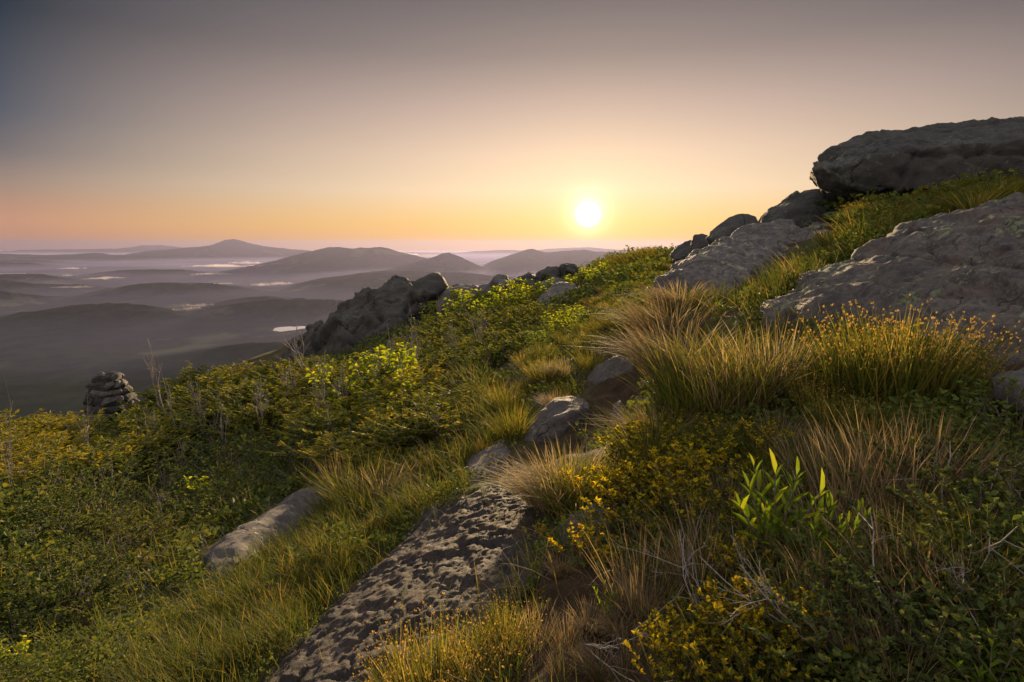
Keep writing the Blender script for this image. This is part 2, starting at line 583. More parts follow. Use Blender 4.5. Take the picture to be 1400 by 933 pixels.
# ------------------------------------------------------------------ valley and hills
VZ = -520.0
azs = np.linspace(-1.25, 1.25, 260)
rs = np.exp(np.linspace(math.log(600), math.log(40500), 200))
AZ, RR = np.meshgrid(azs, rs)
vx, vy = (RR * np.sin(AZ)).ravel(), (RR * np.cos(AZ)).ravel()
vr = RR.ravel()
vz = VZ + 26 * fbm2(vx / 1500, vy / 1500, 5, 31) * smooth(600, 3000, vr) - vr ** 2 / 12.7e6
nr, na = len(rs), len(azs)
ii = np.arange((nr - 1) * (na - 1))
i0 = (ii // (na - 1)) * na + ii % (na - 1)
q = np.stack([i0, i0 + 1, i0 + na + 1, i0 + na], 1)[:, ::-1]
o = obj('valley', mesh_np('valley', np.stack([vx, vy, vz], 1), [q], M['forest']))
tag(o, kind='structure')


def hill(crest, D, width, seed, rough=.05, asym=1.0):
    """a ridge: its crest runs through the given sight lines at distance D, its flanks run out into the valley"""
    px = np.array([c[0] for c in crest], float)
    pts = np.array([P(c[0], c[1], D) for c in crest])
    n, mm = 220, 70
    xs = np.linspace(pts[0, 0], pts[-1, 0], n)
    zc = np.interp(xs, pts[:, 0], pts[:, 2])
    k = np.hanning(5)
    k /= k.sum()
    zc = np.convolve(np.pad(zc, 2, 'edge'), k, 'valid')
    t = np.linspace(-1, 1, mm)
    X, T = np.meshgrid(xs, t, indexing='ij')
    wob = .12 * width * fbm2(X.ravel() / width, T.ravel() * 0 + seed, 3, seed).reshape(X.shape)
    Y = D + T * width * np.where(T < 0, asym, 1) + wob
    prof = (1 - np.abs(T)) ** 1.25 * (1 + .25 * np.abs(T))
    ends = smooth(0, .08, (X - xs[0]) / (xs[-1] - xs[0])) * smooth(0, .08, (xs[-1] - X) / (xs[-1] - xs[0]))
    Hh = (zc[:, None] - VZ + 40) * prof * np.maximum(ends, .0)
    spur = fbm2(X.ravel() / (width * .5), T.ravel() * 1.1, 5, seed + 3, .55).reshape(X.shape)
    Hh = Hh * (1 + spur * .42 * np.minimum(np.abs(T) * 2.2, 1) + 2.2 * rough * fbm2(X.ravel() / (width * .16), Y.ravel() / (width * .16), 5, seed + 5, .6).reshape(X.shape) * .5)
    Z = VZ - 40 + Hh
    nr, na = n, mm
    ii = np.arange((nr - 1) * (na - 1))
    i0 = (ii // (na - 1)) * na + ii % (na - 1)
    q = np.stack([i0, i0 + 1, i0 + na + 1, i0 + na], 1)
    o = obj('hill', mesh_np('hill', np.stack([X.ravel(), Y.ravel(), Z.ravel()], 1), [q[:, ::-1]], M['forest']))
    tag(o, kind='structure')
    return o


hill([(-260, 352), (0, 345), (30, 342), (100, 341), (165, 340), (195, 336), (220, 335), (240, 338), (300, 341), (420, 345), (560, 350)], 34000, 3000, 1)
hill([(440, 352), (560, 345.5), (620, 346), (660, 343), (690, 342), (720, 343), (760, 340), (800, 338), (850, 342), (950, 344), (1200, 350)], 30000, 3000, 2)
hill([(60, 362), (150, 353), (190, 349), (212, 343), (250, 339), (285, 336), (303, 330.5), (313, 326.5), (325, 332), (345, 336), (380, 339), (415, 342), (450, 348), (540, 362)], 22000, 3600, 3)
hill([(-400, 352), (-150, 346), (0, 347), (60, 349), (115, 347), (132, 345.5), (150, 348), (200, 350), (260, 356), (330, 366)], 18000, 2400, 4)
hill([(300, 378), (360, 360), (400, 348), (425, 342), (445, 338), (462, 338), (500, 340), (520, 339), (540, 344), (570, 350), (600, 358), (680, 372)], 12500, 2600, 5)
hill([(470, 390), (520, 370), (565, 359), (590, 352), (604, 347), (613, 345.5), (625, 349), (645, 358), (670, 370), (720, 390)], 10500, 1600, 6)
hill([(520, 400), (600, 385), (650, 368), (672, 357), (700, 348), (720, 341), (728, 340), (745, 344), (775, 343), (800, 342), (850, 346), (950, 350), (1150, 360)], 12500, 2400, 7)
hill([(180, 440), (330, 408), (380, 394), (440, 380), (500, 372), (560, 370), (620, 373), (700, 380), (820, 400)], 7200, 1900, 8, asym=1.0)
hill([(-40, 500), (60, 470), (140, 452), (230, 432), (290, 414), (330, 407.5), (362, 406), (392, 412), (450, 424), (520, 440), (640, 470)], 4700, 1150, 9, asym=.9)
hill([(10, 420), (45, 408), (80, 401), (115, 401), (150, 406), (200, 418)], 7600, 900, 10)
hill([(-180, 420), (-60, 405), (0, 411), (30, 418), (70, 428)], 6600, 800, 12)
hill([(-200, 395), (60, 384), (130, 377), (200, 380), (280, 383), (330, 388)], 10500, 1200, 13)
hill([(-500, 620), (0, 530), (100, 500), (230, 485), (330, 470), (430, 466), (600, 480)], 2450, 650, 14)

hr = random.Random(8)
for k_ in range(18):
    D_ = 3600 * (16000 / 3600) ** hr.random()
    h_ = 45 + 80 * hr.random()
    c_ = hr.uniform(-150, 640)
    w_ = hr.uniform(70, 150)
    t_ = HORIZ + (520 - h_) / D_ * F
    hill([(c_ - w_, t_ + 14 * 4000 / D_ + 3), (c_ - w_ * .4, t_ + 3 * 4000 / D_), (c_, t_), (c_ + w_ * .35, t_ + 2 * 4000 / D_), (c_ + w_, t_ + 16 * 4000 / D_ + 3)], D_, 260 + D_ * .06, 40 + k_)

# small lake down in the valley


def lake(px, py, w, l, z):
    d = ray(px, py)
    c0 = d * (z / d[2])
    a = np.linspace(0, 2 * pi, 48, endpoint=False)
    k = 1 + .18 * np.sin(a * 2 + 1) + .12 * np.sin(a * 3) + .06 * np.sin(a * 7)
    vs = np.stack([np.cos(a) * w * k, np.sin(a) * l * k, 0 * a], 1)
    me = bpy.data.meshes.new('lake')
    me.from_pydata([tuple(v) for v in vs], [], [list(range(48))])
    me.materials.append(M['water'])
    o = obj('lake', me, loc=tuple(c0))
    tag(o, kind='structure')


lake(395, 449.5, 66, 95, VZ + 90)
lake(567, 350, 900, 1500, VZ + 160)

# low morning mist lying in the hollows
m, t, o = new_mat('mist')
pv = N(t, 'ShaderNodeVolumePrincipled')
pv.inputs['Color'].default_value = (.9, .84, .82, 1)
pv.inputs['Density'].default_value = .0016
pv.inputs['Anisotropy'].default_value = .35
L(t, pv.outputs[0], o.inputs['Volume'])
M['mist'] = m
mv, mf = [], []
off = 0
for (px, py, wpx, th, ln) in [(300, 364, 40, 60, 500), (335, 360, 22, 60, 380), (365, 364, 12, 40, 300),
                              (295, 375, 22, 30, 300), (100, 367.5, 14, 30, 260), (96, 377, 9, 30, 120), (20, 375, 20, 18, 200),
                              (70, 380, 10, 22, 200), (140, 381, 26, 26, 300), (385, 388, 18, 34, 160), (360, 390, 16, 30, 160), (270, 418, 16, 26, 120), (255, 423, 14, 22, 100),
                              (100, 393, 24, 18, 160), (310, 388, 16, 22, 160), (560, 348.5, 14, 60, 900)]:
    d = ray(px, py)
    c0 = d * ((VZ + 40) / d[2])
    wx = wpx / F * np.linalg.norm(c0) * 1.0
    gu, gv = np.meshgrid(np.linspace(-1, 1, 56), np.linspace(-1, 1, 30), indexing='ij')
    uu, vv_ = gu.ravel(), gv.ravel()
    env = 1 - np.sqrt(uu ** 2 + vv_ ** 2)
    tk = np.maximum(env + .75 * fbm2(uu * 2.6 + px, vv_ * 1.6 + py, 5, 3, .6) - .12, 0) * th * .8
    gx_, gy_ = c0[0] + uu * wx, c0[1] + vv_ * ln * .8
    top_ = np.stack([gx_, gy_, c0[2] + tk], 1)
    bot_ = np.stack([gx_, gy_, c0[2] - tk * .4], 1)
    ii = np.arange(55 * 29)
    i0 = (ii // 29) * 30 + ii % 29
    q = np.stack([i0, i0 + 30, i0 + 31, i0 + 1], 1)
    q = q[(tk[q] > 0).any(1)]
    mv += [top_, bot_]
    mf += [q + off, q[:, ::-1] + off + len(uu)]
    off += 2 * len(uu)
o = obj('mist', mesh_np('mist', np.concatenate(mv), [np.concatenate(mf)], M['mist']))
tag(o, kind='stuff')

m, t, o = new_mat('valley_mist')
pv = N(t, 'ShaderNodeVolumePrincipled')
pv.inputs['Color'].default_value = (.36, .37, .74, 1)
pv.inputs['Density'].default_value = 1.1e-4
pv.inputs['Anisotropy'].default_value = .4
L(t, pv.outputs[0], o.inputs['Volume'])
bm = bmesh.new()
bmesh.ops.create_cube(bm, size=1, matrix=Matrix.Translation((0, 20500, -535)) @ Matrix.Diagonal((80000, 37000, 160, 1)))
me = bpy.data.meshes.new('valley_mist')
bm.to_mesh(me)
bm.free()
me.materials.append(m)
tag(obj('valley_mist', me), kind='stuff')

# the air itself
m, t, o = new_mat('haze')
pv = N(t, 'ShaderNodeVolumePrincipled')
pv.inputs['Color'].default_value = (.20, .20, .33, 1)
pv.inputs['Density'].default_value = 3.2e-5
pv.inputs['Anisotropy'].default_value = .45
L(t, pv.outputs[0], o.inputs['Volume'])
M['haze'] = m
bm = bmesh.new()
bmesh.ops.create_cube(bm, size=1, matrix=Matrix.Translation((0, 18000, -315)) @ Matrix.Diagonal((84000, 46000, 880, 1)))
me = bpy.data.meshes.new('haze')
bm.to_mesh(me)
bm.free()
me.materials.append(m)
tag(obj('haze', me), kind='stuff')

# ------------------------------------------------------------------ rocks


def rock(name, label, cat, hulls, vox, amp, mat, seed=0, freq=1.2, smooth_it=3, grooves=(), group=None, strata=0.0, strata_dir=(0, 0, 1), chips=0, chip_amp=0.0):
    bm = bmesh.new()
    for h in hulls:
        b = bmesh.new()
        for p_ in h:
            b.verts.new(Vv(p_))
        r_ = bmesh.ops.convex_hull(b, input=b.verts)
        dele = list({g for g in r_['geom_interior'] + r_['geom_unused'] if isinstance(g, bmesh.types.BMVert)})
        bmesh.ops.delete(b, geom=dele, context='VERTS')
        tmp = bpy.data.meshes.new('tmp')
        b.to_mesh(tmp)
        b.free()
        bm.from_mesh(tmp)
        bpy.data.meshes.remove(tmp)
    bmesh.ops.recalc_face_normals(bm, faces=bm.faces)
    me = bpy.data.meshes.new(name)
    bm.to_mesh(me)
    bm.free()
    o = obj(name, me)
    md = o.modifiers.new('remesh', 'REMESH')
    md.mode = 'VOXEL'
    md.voxel_size = vox
    md = o.modifiers.new('smooth', 'SMOOTH')
    md.iterations = smooth_it
    md.factor = .5
    dg = bpy.context.evaluated_depsgraph_get()
    me2 = bpy.data.meshes.new_from_object(o.evaluated_get(dg))
    o.modifiers.clear()
    o.data = me2
    bpy.data.meshes.remove(me)
    me2.name = name
    n = len(me2.vertices)
    co = np.empty(n * 3, np.float32)
    me2.vertices.foreach_get('co', co)
    co = co.reshape(-1, 3).astype(float)
    no = np.empty(n * 3, np.float32)
    me2.vertices.foreach_get('normal', no)
    no = no.reshape(-1, 3)
    d = amp * (fbm(co * freq + seed * 3.1, 5, seed, .55) + .5 * (np.abs(fbm(co * freq * 1.7 - seed, 3, seed + 4)) - .4))
    d = d + amp * (.3 if amp < .1 else .13) * fbm(co * freq * 5 + seed, 4, seed + 2, .6)
    if strata:
        sd = np.array(strata_dir, float)
        sd /= np.linalg.norm(sd)
        s_ = co @ sd * 6 / max(vox * 40, .5) + 1.2 * fbm(co * freq * .6, 3, seed + 9)
        d = d + strata * (np.abs((s_ % 1) - .5) - .25) * 2
    if chips:
        gr = np.random.default_rng(seed + 50)
        wco = co + .12 * np.ptp(co, 0).max() * .3 * np.stack([fbm(co * freq * .8 + 3 * q_, 3, seed + q_) for q_ in range(3)], 1)
        sd_ = wco[gr.integers(0, len(co), chips)] * np.array([1, 1, 1])
        dist = np.sqrt(((wco[:, None] - sd_[None]) ** 2).sum(2))
        order = np.argsort(dist, 1)[:, :2]
        d1 = np.take_along_axis(dist, order[:, :1], 1)[:, 0]
        d2 = np.take_along_axis(dist, order[:, 1:2], 1)[:, 0]
        cell = gr.random(chips)[order[:, 0]] - .5
        tilt = gr.normal(0, 1, (chips, 3))[order[:, 0]]
        rel = wco - sd_[order[:, 0]]
        sz = np.ptp(co, 0).max() / math.sqrt(chips)
        d = d + chip_amp * (cell * 1.2 + .7 * (tilt * rel).sum(1) / sz * .6)
        d = d - chip_amp * .9 * np.exp(-((d2 - d1) / (sz * .05)) ** 2)
    for (pt, nrm, wd, dp) in grooves:
        nn = np.array(nrm, float)
        nn /= np.linalg.norm(nn)
        dist = (co - np.array(pt)) @ nn + .06 * fbm(co * 2.5, 3, seed + 17)
        d = d - dp * np.exp(-(dist / wd) ** 2)
    co = co + no * d[:, None]
    lo = co.min(0)
    org = np.array([co[:, 0].mean(), co[:, 1].mean(), lo[2]])
    me2.vertices.foreach_set('co', (co - org).astype(np.float32).ravel())
    me2.polygons.foreach_set('use_smooth', np.ones(len(me2.polygons), bool))
    me2.materials.clear()
    me2.materials.append(mat)
    me2.update()
    o.location = org
    tag(o, label, cat, group)
    return o


def down(p, h):
    return np.array([p[0], p[1], p[2] - h])


def slab(outline, top, sink=.15):
    """points of a low rock: an outline on the ground and raised points (px, py, height over the ground)"""
    h = []
    for (px, py) in outline:
        p_ = G(px, py)
        h += [p_ + [0, 0, .005], down(p_, sink)]
    for (px, py, hh) in top:
        h.append(G(px, py, hh))
    return h


# the great boulder on the brow
h = [P(*a) for a in [(1101, 236, 8.9), (1106, 218, 9.0), (1103, 244, 9.3), (1140, 200, 9.2), (1190, 183, 9.4), (1250, 173, 9.5), (1320, 166, 9.5), (1388, 160, 9.4), (1460, 172, 9.2), (1560, 215, 9),
                     (1122, 257, 8.8), (1145, 270, 8.7), (1200, 284, 8.5), (1255, 290, 8.4), (1310, 288, 8.2), (1400, 284, 8.0), (1520, 282, 8.2),
                     (1135, 232, 8.35), (1180, 215, 8.2), (1260, 200, 8.0), (1390, 190, 7.8), (1480, 205, 7.9), (1160, 255, 8.2), (1230, 262, 7.9), (1400, 250, 7.6),
                     (1160, 215, 11), (1250, 190, 11.8), (1400, 175, 12), (1520, 215, 11), (1180, 290, 10.5), (1300, 300, 11.5), (1500, 300, 11)]]
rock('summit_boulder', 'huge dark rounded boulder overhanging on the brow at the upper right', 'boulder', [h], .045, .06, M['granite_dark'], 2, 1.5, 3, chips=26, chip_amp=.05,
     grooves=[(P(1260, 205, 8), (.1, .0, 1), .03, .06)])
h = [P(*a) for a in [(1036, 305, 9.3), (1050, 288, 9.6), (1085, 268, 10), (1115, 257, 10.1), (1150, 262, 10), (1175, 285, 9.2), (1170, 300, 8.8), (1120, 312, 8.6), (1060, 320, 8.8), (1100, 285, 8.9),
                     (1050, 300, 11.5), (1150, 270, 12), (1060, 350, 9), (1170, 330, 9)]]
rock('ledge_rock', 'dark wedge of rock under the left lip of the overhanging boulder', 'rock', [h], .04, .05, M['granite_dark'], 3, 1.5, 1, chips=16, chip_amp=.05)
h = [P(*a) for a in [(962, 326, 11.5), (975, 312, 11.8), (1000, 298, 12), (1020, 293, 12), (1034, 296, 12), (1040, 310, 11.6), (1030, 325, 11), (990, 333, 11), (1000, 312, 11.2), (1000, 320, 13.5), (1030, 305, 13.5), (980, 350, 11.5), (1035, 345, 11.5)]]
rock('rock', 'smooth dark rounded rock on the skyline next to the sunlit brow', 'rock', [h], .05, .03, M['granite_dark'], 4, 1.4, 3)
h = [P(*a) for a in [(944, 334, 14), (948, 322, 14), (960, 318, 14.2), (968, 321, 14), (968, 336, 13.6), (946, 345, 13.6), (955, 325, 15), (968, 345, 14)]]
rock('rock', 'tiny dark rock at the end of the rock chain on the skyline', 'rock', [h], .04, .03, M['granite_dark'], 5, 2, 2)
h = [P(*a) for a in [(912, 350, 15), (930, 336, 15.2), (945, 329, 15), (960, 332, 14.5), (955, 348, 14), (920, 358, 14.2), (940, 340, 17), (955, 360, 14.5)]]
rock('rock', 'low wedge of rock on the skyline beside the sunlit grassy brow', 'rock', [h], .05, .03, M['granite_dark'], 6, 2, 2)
# big slab in the middle distance, split by a crack
h1 = [P(*a) for a in [(892, 386, 6.4), (905, 372, 6.8), (940, 348, 7.6), (985, 325, 8.2), (1030, 308, 8.6), (1065, 299, 8.8), (1085, 297, 8.7), (1092, 310, 8.0), (1060, 352, 6.9), (1020, 385, 6.1), (1000, 398, 5.8),
                      (960, 395, 5.9), (920, 400, 6.0), (893, 400, 6.2), (900, 425, 6.1), (1000, 420, 5.7), (1060, 400, 6.5), (1090, 360, 9.5), (980, 380, 9), (930, 370, 6.3), (1000, 345, 7.0)]]
h2 = [P(*a) for a in [(1032, 388, 6.3), (1060, 358, 7.0), (1096, 312, 8.1), (1110, 303, 8.4), (1150, 300, 8.2), (1180, 303, 7.8), (1160, 330, 7.0), (1100, 365, 6.3), (1060, 395, 6.0), (1050, 420, 6.0), (1170, 380, 7), (1150, 360, 9), (1090, 335, 7.2)]]
rock('cracked_slab', 'broad sloping grey slab with a diagonal crack below the skyline rocks', 'rock', [h1, h2], .035, .045, M['granite'], 7, 1.8, 1, chips=40, chip_amp=.04)
# the big lichen covered slab at the right
h = [P(*a) for a in [(1040, 420, 3.5), (1062, 402, 3.75), (1110, 372, 4.2), (1170, 342, 4.7), (1230, 313, 5.1), (1290, 290, 5.3), (1340, 278, 5.3), (1400, 266, 5.2), (1500, 262, 5.0), (1600, 300, 4.6),
                     (1050, 436, 3.3), (1090, 448, 3.05), (1150, 452, 2.85), (1230, 462, 2.65), (1300, 490, 2.4), (1330, 530, 2.25), (1365, 560, 2.1), (1450, 560, 2.0), (1600, 520, 2.1),
                     (1260, 380, 3.45), (1330, 350, 3.6), (1400, 345, 3.5), (1330, 410, 2.9), (1420, 440, 2.5), (1180, 395, 3.5)]]
h += [down(a, .5) for a in h[10:19]] + [down(a, .7) for a in h[0:10]]
rock('lichen_slab', 'big tilted slab blotched with pale green lichen at the right edge', 'rock', [h], .028, .05, M['granite_slab'], 8, 1.9, 1, chips=60, chip_amp=.035, strata=.022, strata_dir=(.35, -.3, .9),
     grooves=[(P(1340, 350, 3.6), (.9, .3, .1), .03, .08), (P(1300, 400, 3.0), (.2, .2, 1), .03, .06)])
h = [P(*a) for a in [(1352, 515, 1.95), (1370, 502, 2.05), (1420, 495, 2.1), (1480, 520, 2.0), (1360, 545, 1.85), (1400, 560, 1.75), (1480, 570, 1.75), (1390, 520, 1.8), (1370, 600, 1.9), (1480, 600, 1.9)]]
rock('rock', 'grey rock at the right edge below the lichen slab', 'rock', [h], .02, .015, M['granite'], 9, 3, 2)
# boulder by the path
h = [P(*a) for a in [(711, 598, 3.75), (722, 582, 3.8), (740, 562, 3.9), (758, 548, 4.0), (780, 543, 4.05), (800, 546, 4.05), (812, 557, 4.0), (813, 575, 3.85), (800, 592, 3.65), (760, 602, 3.5), (725, 606, 3.55),
                     (760, 570, 3.6), (790, 562, 3.65), (740, 585, 3.55), (770, 560, 4.5), (805, 575, 4.5), (730, 590, 4.3)]]
h += [down(a, .2) for a in h[7:11]]
rock('boulder', 'smooth grey boulder with a rounded back lying beside the dirt path', 'boulder', [h], .018, .014, M['granite_pale'], 10, 3, 3)
rock('rock', 'pale flat topped rock in the grass below the smooth path boulder', 'rock', [slab([(633, 650), (645, 662), (690, 640), (702, 618), (690, 609), (660, 612), (638, 628)], [(640, 640, .03), (660, 625, .05), (690, 618, .05), (672, 640, .04)])], .014, .012, M['granite_pale'], 11, 4, 2)
rock('lichen_bedrock', 'wide bare slab of dark rough bedrock crusted with pale lichen in the lower middle', 'bedrock',
     [slab([(300, 990), (350, 933), (400, 885), (450, 838), (520, 772), (570, 722), (610, 690), (660, 668), (715, 675), (750, 700), (765, 735), (745, 790), (700, 840), (640, 885), (560, 925), (500, 990)],
           [(420, 930, .03), (480, 860, .05), (560, 790, .055), (620, 735, .05), (680, 705, .05), (600, 850, .05), (690, 780, .05), (640, 800, .06)])],
     .009, .008, M['granite_lichen'], 12, 16, 0, chips=70, chip_amp=.012, strata_dir=(.3, .3, .9))
rock('rock', 'round topped rock half hidden by yellow leaved shrub above the dark soil bank', 'rock', [slab([(760, 735), (775, 748), (830, 745), (845, 715), (825, 700), (790, 710)], [(765, 730, .03), (790, 715, .05), (820, 707, .055), (800, 725, .045)])], .01, .008, M['granite'], 13, 5, 2)
rock('rock', 'long grey rock slab in the low shrubs at the lower left', 'rock',
     [slab([(266, 766), (290, 797), (335, 788), (390, 752), (440, 700), (442, 680), (410, 675), (350, 712), (300, 742)], [(285, 770, .05), (310, 755, .12), (350, 728, .11), (400, 696, .09), (430, 678, .07), (330, 765, .10), (385, 725, .08)])], .022, .022, M['granite_pale'], 14, 2.2, 2)
h = [P(*a) for a in [(398, 478, 27), (420, 452, 27.5), (450, 430, 28), (480, 412, 28), (505, 402, 28.5), (530, 388, 29), (548, 384, 29), (560, 387, 29), (570, 388, 28.5), (572, 400, 27), (560, 440, 25.5), (520, 470, 25), (460, 490, 25), (410, 500, 25.5),
                     (500, 430, 26), (450, 460, 26), (540, 410, 27), (480, 430, 33), (550, 395, 33), (540, 480, 26), (430, 520, 26)]]
h2 = [P(*a) for a in [(558, 398, 26.5), (563, 389, 27), (578, 384, 27.2), (592, 385, 27.2), (600, 395, 27), (602, 408, 26.5), (592, 420, 25.5), (570, 425, 25.5), (580, 395, 25.8), (580, 394, 30), (600, 440, 26), (570, 450, 26)]]
h3 = [P(*a) for a in [(372, 500, 27), (398, 470, 27.5), (430, 440, 28), (448, 432, 28), (462, 440, 27), (440, 480, 26), (400, 505, 26), (430, 450, 31), (380, 520, 27), (450, 510, 26)]]
h4 = [P(*a) for a in [(452, 436, 27.5), (468, 415, 28), (496, 400, 28.5), (512, 398, 28.5), (520, 410, 27), (500, 440, 26), (470, 455, 26), (490, 410, 32), (470, 480, 26), (520, 460, 26)]]
h5 = [P(*a) for a in [(514, 404, 27.5), (524, 388, 28.2), (540, 382, 28.6), (558, 384, 28.4), (564, 396, 27), (550, 425, 25.8), (525, 430, 26), (545, 388, 32), (560, 440, 26), (520, 450, 26)]]
rock('crag', 'dark craggy outcrop falling away to the left above the valley', 'crag', [h, h2, h3, h4, h5], .12, .34, M['granite_dark'], 15, .55, 0, chips=70, chip_amp=.3, strata=.1, strata_dir=(.5, 0, .8))
h = [P(*a) for a in [(596, 415, 26), (600, 392, 27), (622, 386, 27.5), (650, 387, 27.5), (668, 390, 27), (672, 402, 26), (650, 415, 25.5), (620, 420, 25.5), (630, 395, 26), (630, 395, 30), (660, 400, 30), (600, 440, 26), (670, 435, 26)]]
rock('rock', 'long grey rock on the ridge right of the dark crag', 'rock', [h], .08, .1, M['granite'], 16, .9, 1, chips=20, chip_amp=.14)
for pts, lab, mt, sd, D_ in [
    ([(668, 402), (671, 386), (679, 376), (691, 377), (697, 388), (698, 402)], 'small rounded grey rock on the ridge beside the tiny lone tree', 'granite', 17, 24),
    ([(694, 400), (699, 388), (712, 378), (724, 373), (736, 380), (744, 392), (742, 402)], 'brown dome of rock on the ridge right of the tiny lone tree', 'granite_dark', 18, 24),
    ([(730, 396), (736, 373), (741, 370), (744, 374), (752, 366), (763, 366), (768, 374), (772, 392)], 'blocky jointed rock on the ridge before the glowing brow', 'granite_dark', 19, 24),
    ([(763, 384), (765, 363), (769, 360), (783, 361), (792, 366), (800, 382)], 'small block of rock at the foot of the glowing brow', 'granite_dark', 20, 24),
    ([(640, 408), (650, 394), (664, 391), (676, 396), (684, 408)], 'low grey rock between the long ridge rock and the small rounded one', 'granite', 31, 25),
    ([(728, 404), (740, 388), (756, 380), (772, 382), (780, 396), (778, 410)], 'broken brown ledge in front of the blocky jointed rock', 'granite', 32, 21)]:
    h = []
    for (a, b) in pts:
        h += [P(a, b, D_), P(a, b + 2, D_ + 2.2)]
    ca = np.mean([a for a, b in pts])
    cb = np.mean([b for a, b in pts])
    h += [P(ca - 6, cb - 2, D_ - .7), P(ca + 7, cb + 3, D_ - .8), P(pts[0][0] - 8, pts[0][1] + 26, D_ + .4), P(pts[-1][0] + 8, pts[-1][1] + 26, D_ + .4)]
    rock('rock', lab, 'rock', [h], .05, .05, M[mt], sd, 1.8, 0, chips=9, chip_amp=.10)
h = [P(*a) for a in [(722, 428, 17), (735, 408, 17.5), (752, 392, 18), (768, 384, 18.2), (785, 386, 18), (795, 398, 17), (790, 415, 16), (760, 428, 15.6), (735, 432, 15.8), (760, 405, 16.3), (770, 400, 20), (730, 450, 16), (790, 440, 16)]]
rock('rock', 'brown sloping slab of rock halfway up the sunlit slope', 'rock', [h], .07, .06, M['granite'], 21, 1, 2)
rock('rock', 'grey rock hump in the shrubs just below the dark crag', 'rock', [slab([(522, 452), (535, 440), (560, 432), (578, 436), (575, 452), (545, 458)], [(540, 440, .35), (560, 434, .4)])], .07, .05, M['granite'], 22, 1.2, 2)
rock('rock', 'narrow pale rock lying in the grass right of the golden shrubs', 'rock', [slab([(614, 528), (620, 518), (650, 503), (682, 488), (684, 494), (660, 512), (630, 532)], [(625, 520, .10), (650, 506, .12), (675, 494, .1)])], .03, .02, M['granite_pale'], 23, 2, 2)
rock('rock', 'pale slab of rock at the left edge below the rusty shrubs', 'rock', [slab([(-60, 690), (-10, 692), (20, 680), (50, 662), (40, 652), (0, 660), (-60, 672)], [(-20, 672, .15), (20, 664, .16)])], .05, .03, M['granite_pale'], 24, 1.4, 2)
rock('rock', 'small grey rock peeping out of the low shrubs at far left', 'rock', [slab([(22, 730), (26, 712), (36, 706), (44, 716), (38, 732)], [(30, 712, .14), (36, 716, .12)])], .02, .015, M['granite'], 25, 3, 2)
rock('rock', 'pale tongue of stone sticking out of the eroded soil bank', 'rock', [slab([(800, 520), (812, 510), (850, 498), (868, 495), (866, 505), (840, 518), (815, 526)], [(815, 512, .08), (845, 502, .1)])], .015, .012, M['granite_pale'], 26, 4, 2)
rock('rock', 'small upright stone in the dirt under the overhanging grass', 'rock', [slab([(832, 582), (838, 562), (850, 558), (856, 572), (850, 590)], [(840, 566, .07), (848, 562, .08)])], .01, .008, M['granite_pale'], 27, 6, 2)
rock('rock', 'flat grey stone on the path above the smooth boulder', 'rock', [slab([(728, 556), (738, 540), (752, 540), (756, 552), (742, 560)], [(740, 546, .05), (750, 546, .05)])], .012, .01, M['granite'], 28, 4, 2)
rock('rock', 'round dark stone at the top left corner of the lichen crusted bedrock', 'rock', [slab([(568, 718), (572, 704), (590, 698), (605, 706), (600, 720)], [(580, 704, .05), (594, 704, .05)])], .01, .006, M['granite'], 29, 6, 2)

# ------------------------------------------------------------------ cairns of piled stones
stone_meshes = []
for k in range(7):
    r_ = random.Random(k)
    b = bmesh.new()
    bmesh.ops.create_icosphere(b, subdivisions=4, radius=1)
    co = np.array([v.co[:] for v in b.verts])
    for q_ in range(11):
        nn = np.array([r_.gauss(0, 1), r_.gauss(0, 1), r_.gauss(0, .9)])
        nn /= np.linalg.norm(nn)
        dd = .62 + .25 * r_.random()
        s_ = co @ nn
        co -= np.outer(np.maximum(s_ - dd, 0) * .93, nn)
    co *= 1 + .05 * fbm(co * 2.5 + k, 4, k)[:, None]
    for v_, c_ in zip(b.verts, co):
        v_.co = c_
        
    me = bpy.data.meshes.new('stone')
    b.to_mesh(me)
    b.free()
    me.materials.append(M['granite_dark' if k % 2 else 'granite'])
    stone_meshes.append(me)


def cairn(px, py, Y, H, wb, wt, label, layers, seed):
    r_ = random.Random(seed)
    p0 = P(px, py, Y)
    root = bpy.data.objects.new('cairn', None)
    COL.objects.link(root)
    root.location = Vv([p0[0], p0[1], gz(p0[0], p0[1]) - .05])
    tag(root, label, 'cairn')
    z = 0
    lh = H / layers
    for l_ in range(layers):
        f = l_ / max(layers - 1, 1)
        rad = wb + (wt - wb) * f ** 1.1
        n = max(3, int(2 * pi * rad / (.17 * wb + .12)))
        for k in range(n):
            a = 2 * pi * (k + r_.random() * .5 + l_ * .37) / n
            s = .19 * wb * (.65 + .8 * r_.random())
            o_ = obj('stone', r_.choice(stone_meshes), root)
            rr_ = max(rad - s * .7, 0)
            o_.location = (math.cos(a) * rr_, math.sin(a) * rr_, z + lh * .5)
            o_.scale = (s * (1.1 + .6 * r_.random()), s * (.85 + .3 * r_.random()), lh * (.55 + .4 * r_.random()))
            o_.rotation_euler = (r_.gauss(0, .12), r_.gauss(0, .12), a + pi / 2 + r_.gauss(0, .35))
        if rad > .35 * wb and l_ < layers - 1:
            o_ = obj('stone', stone_meshes[l_ % 7], root)
            o_.location = (0, 0, z + lh * .5)
            o_.scale = (rad * .62, rad * .62, lh * .75)
        z += lh
    return root


cairn(155, 574, 16.2, 1.7, .9, .36, 'large cairn of stacked dark stones standing above the valley', 8, 3)
cairn(229, 532, 17.5, .75, .38, .1, 'small pointed cairn half hidden behind shrubs right of the large cairn', 5, 5)

# ------------------------------------------------------------------ plants: builders


def unit(a):
    return a / np.maximum(np.linalg.norm(a, axis=-1, keepdims=True), 1e-9)


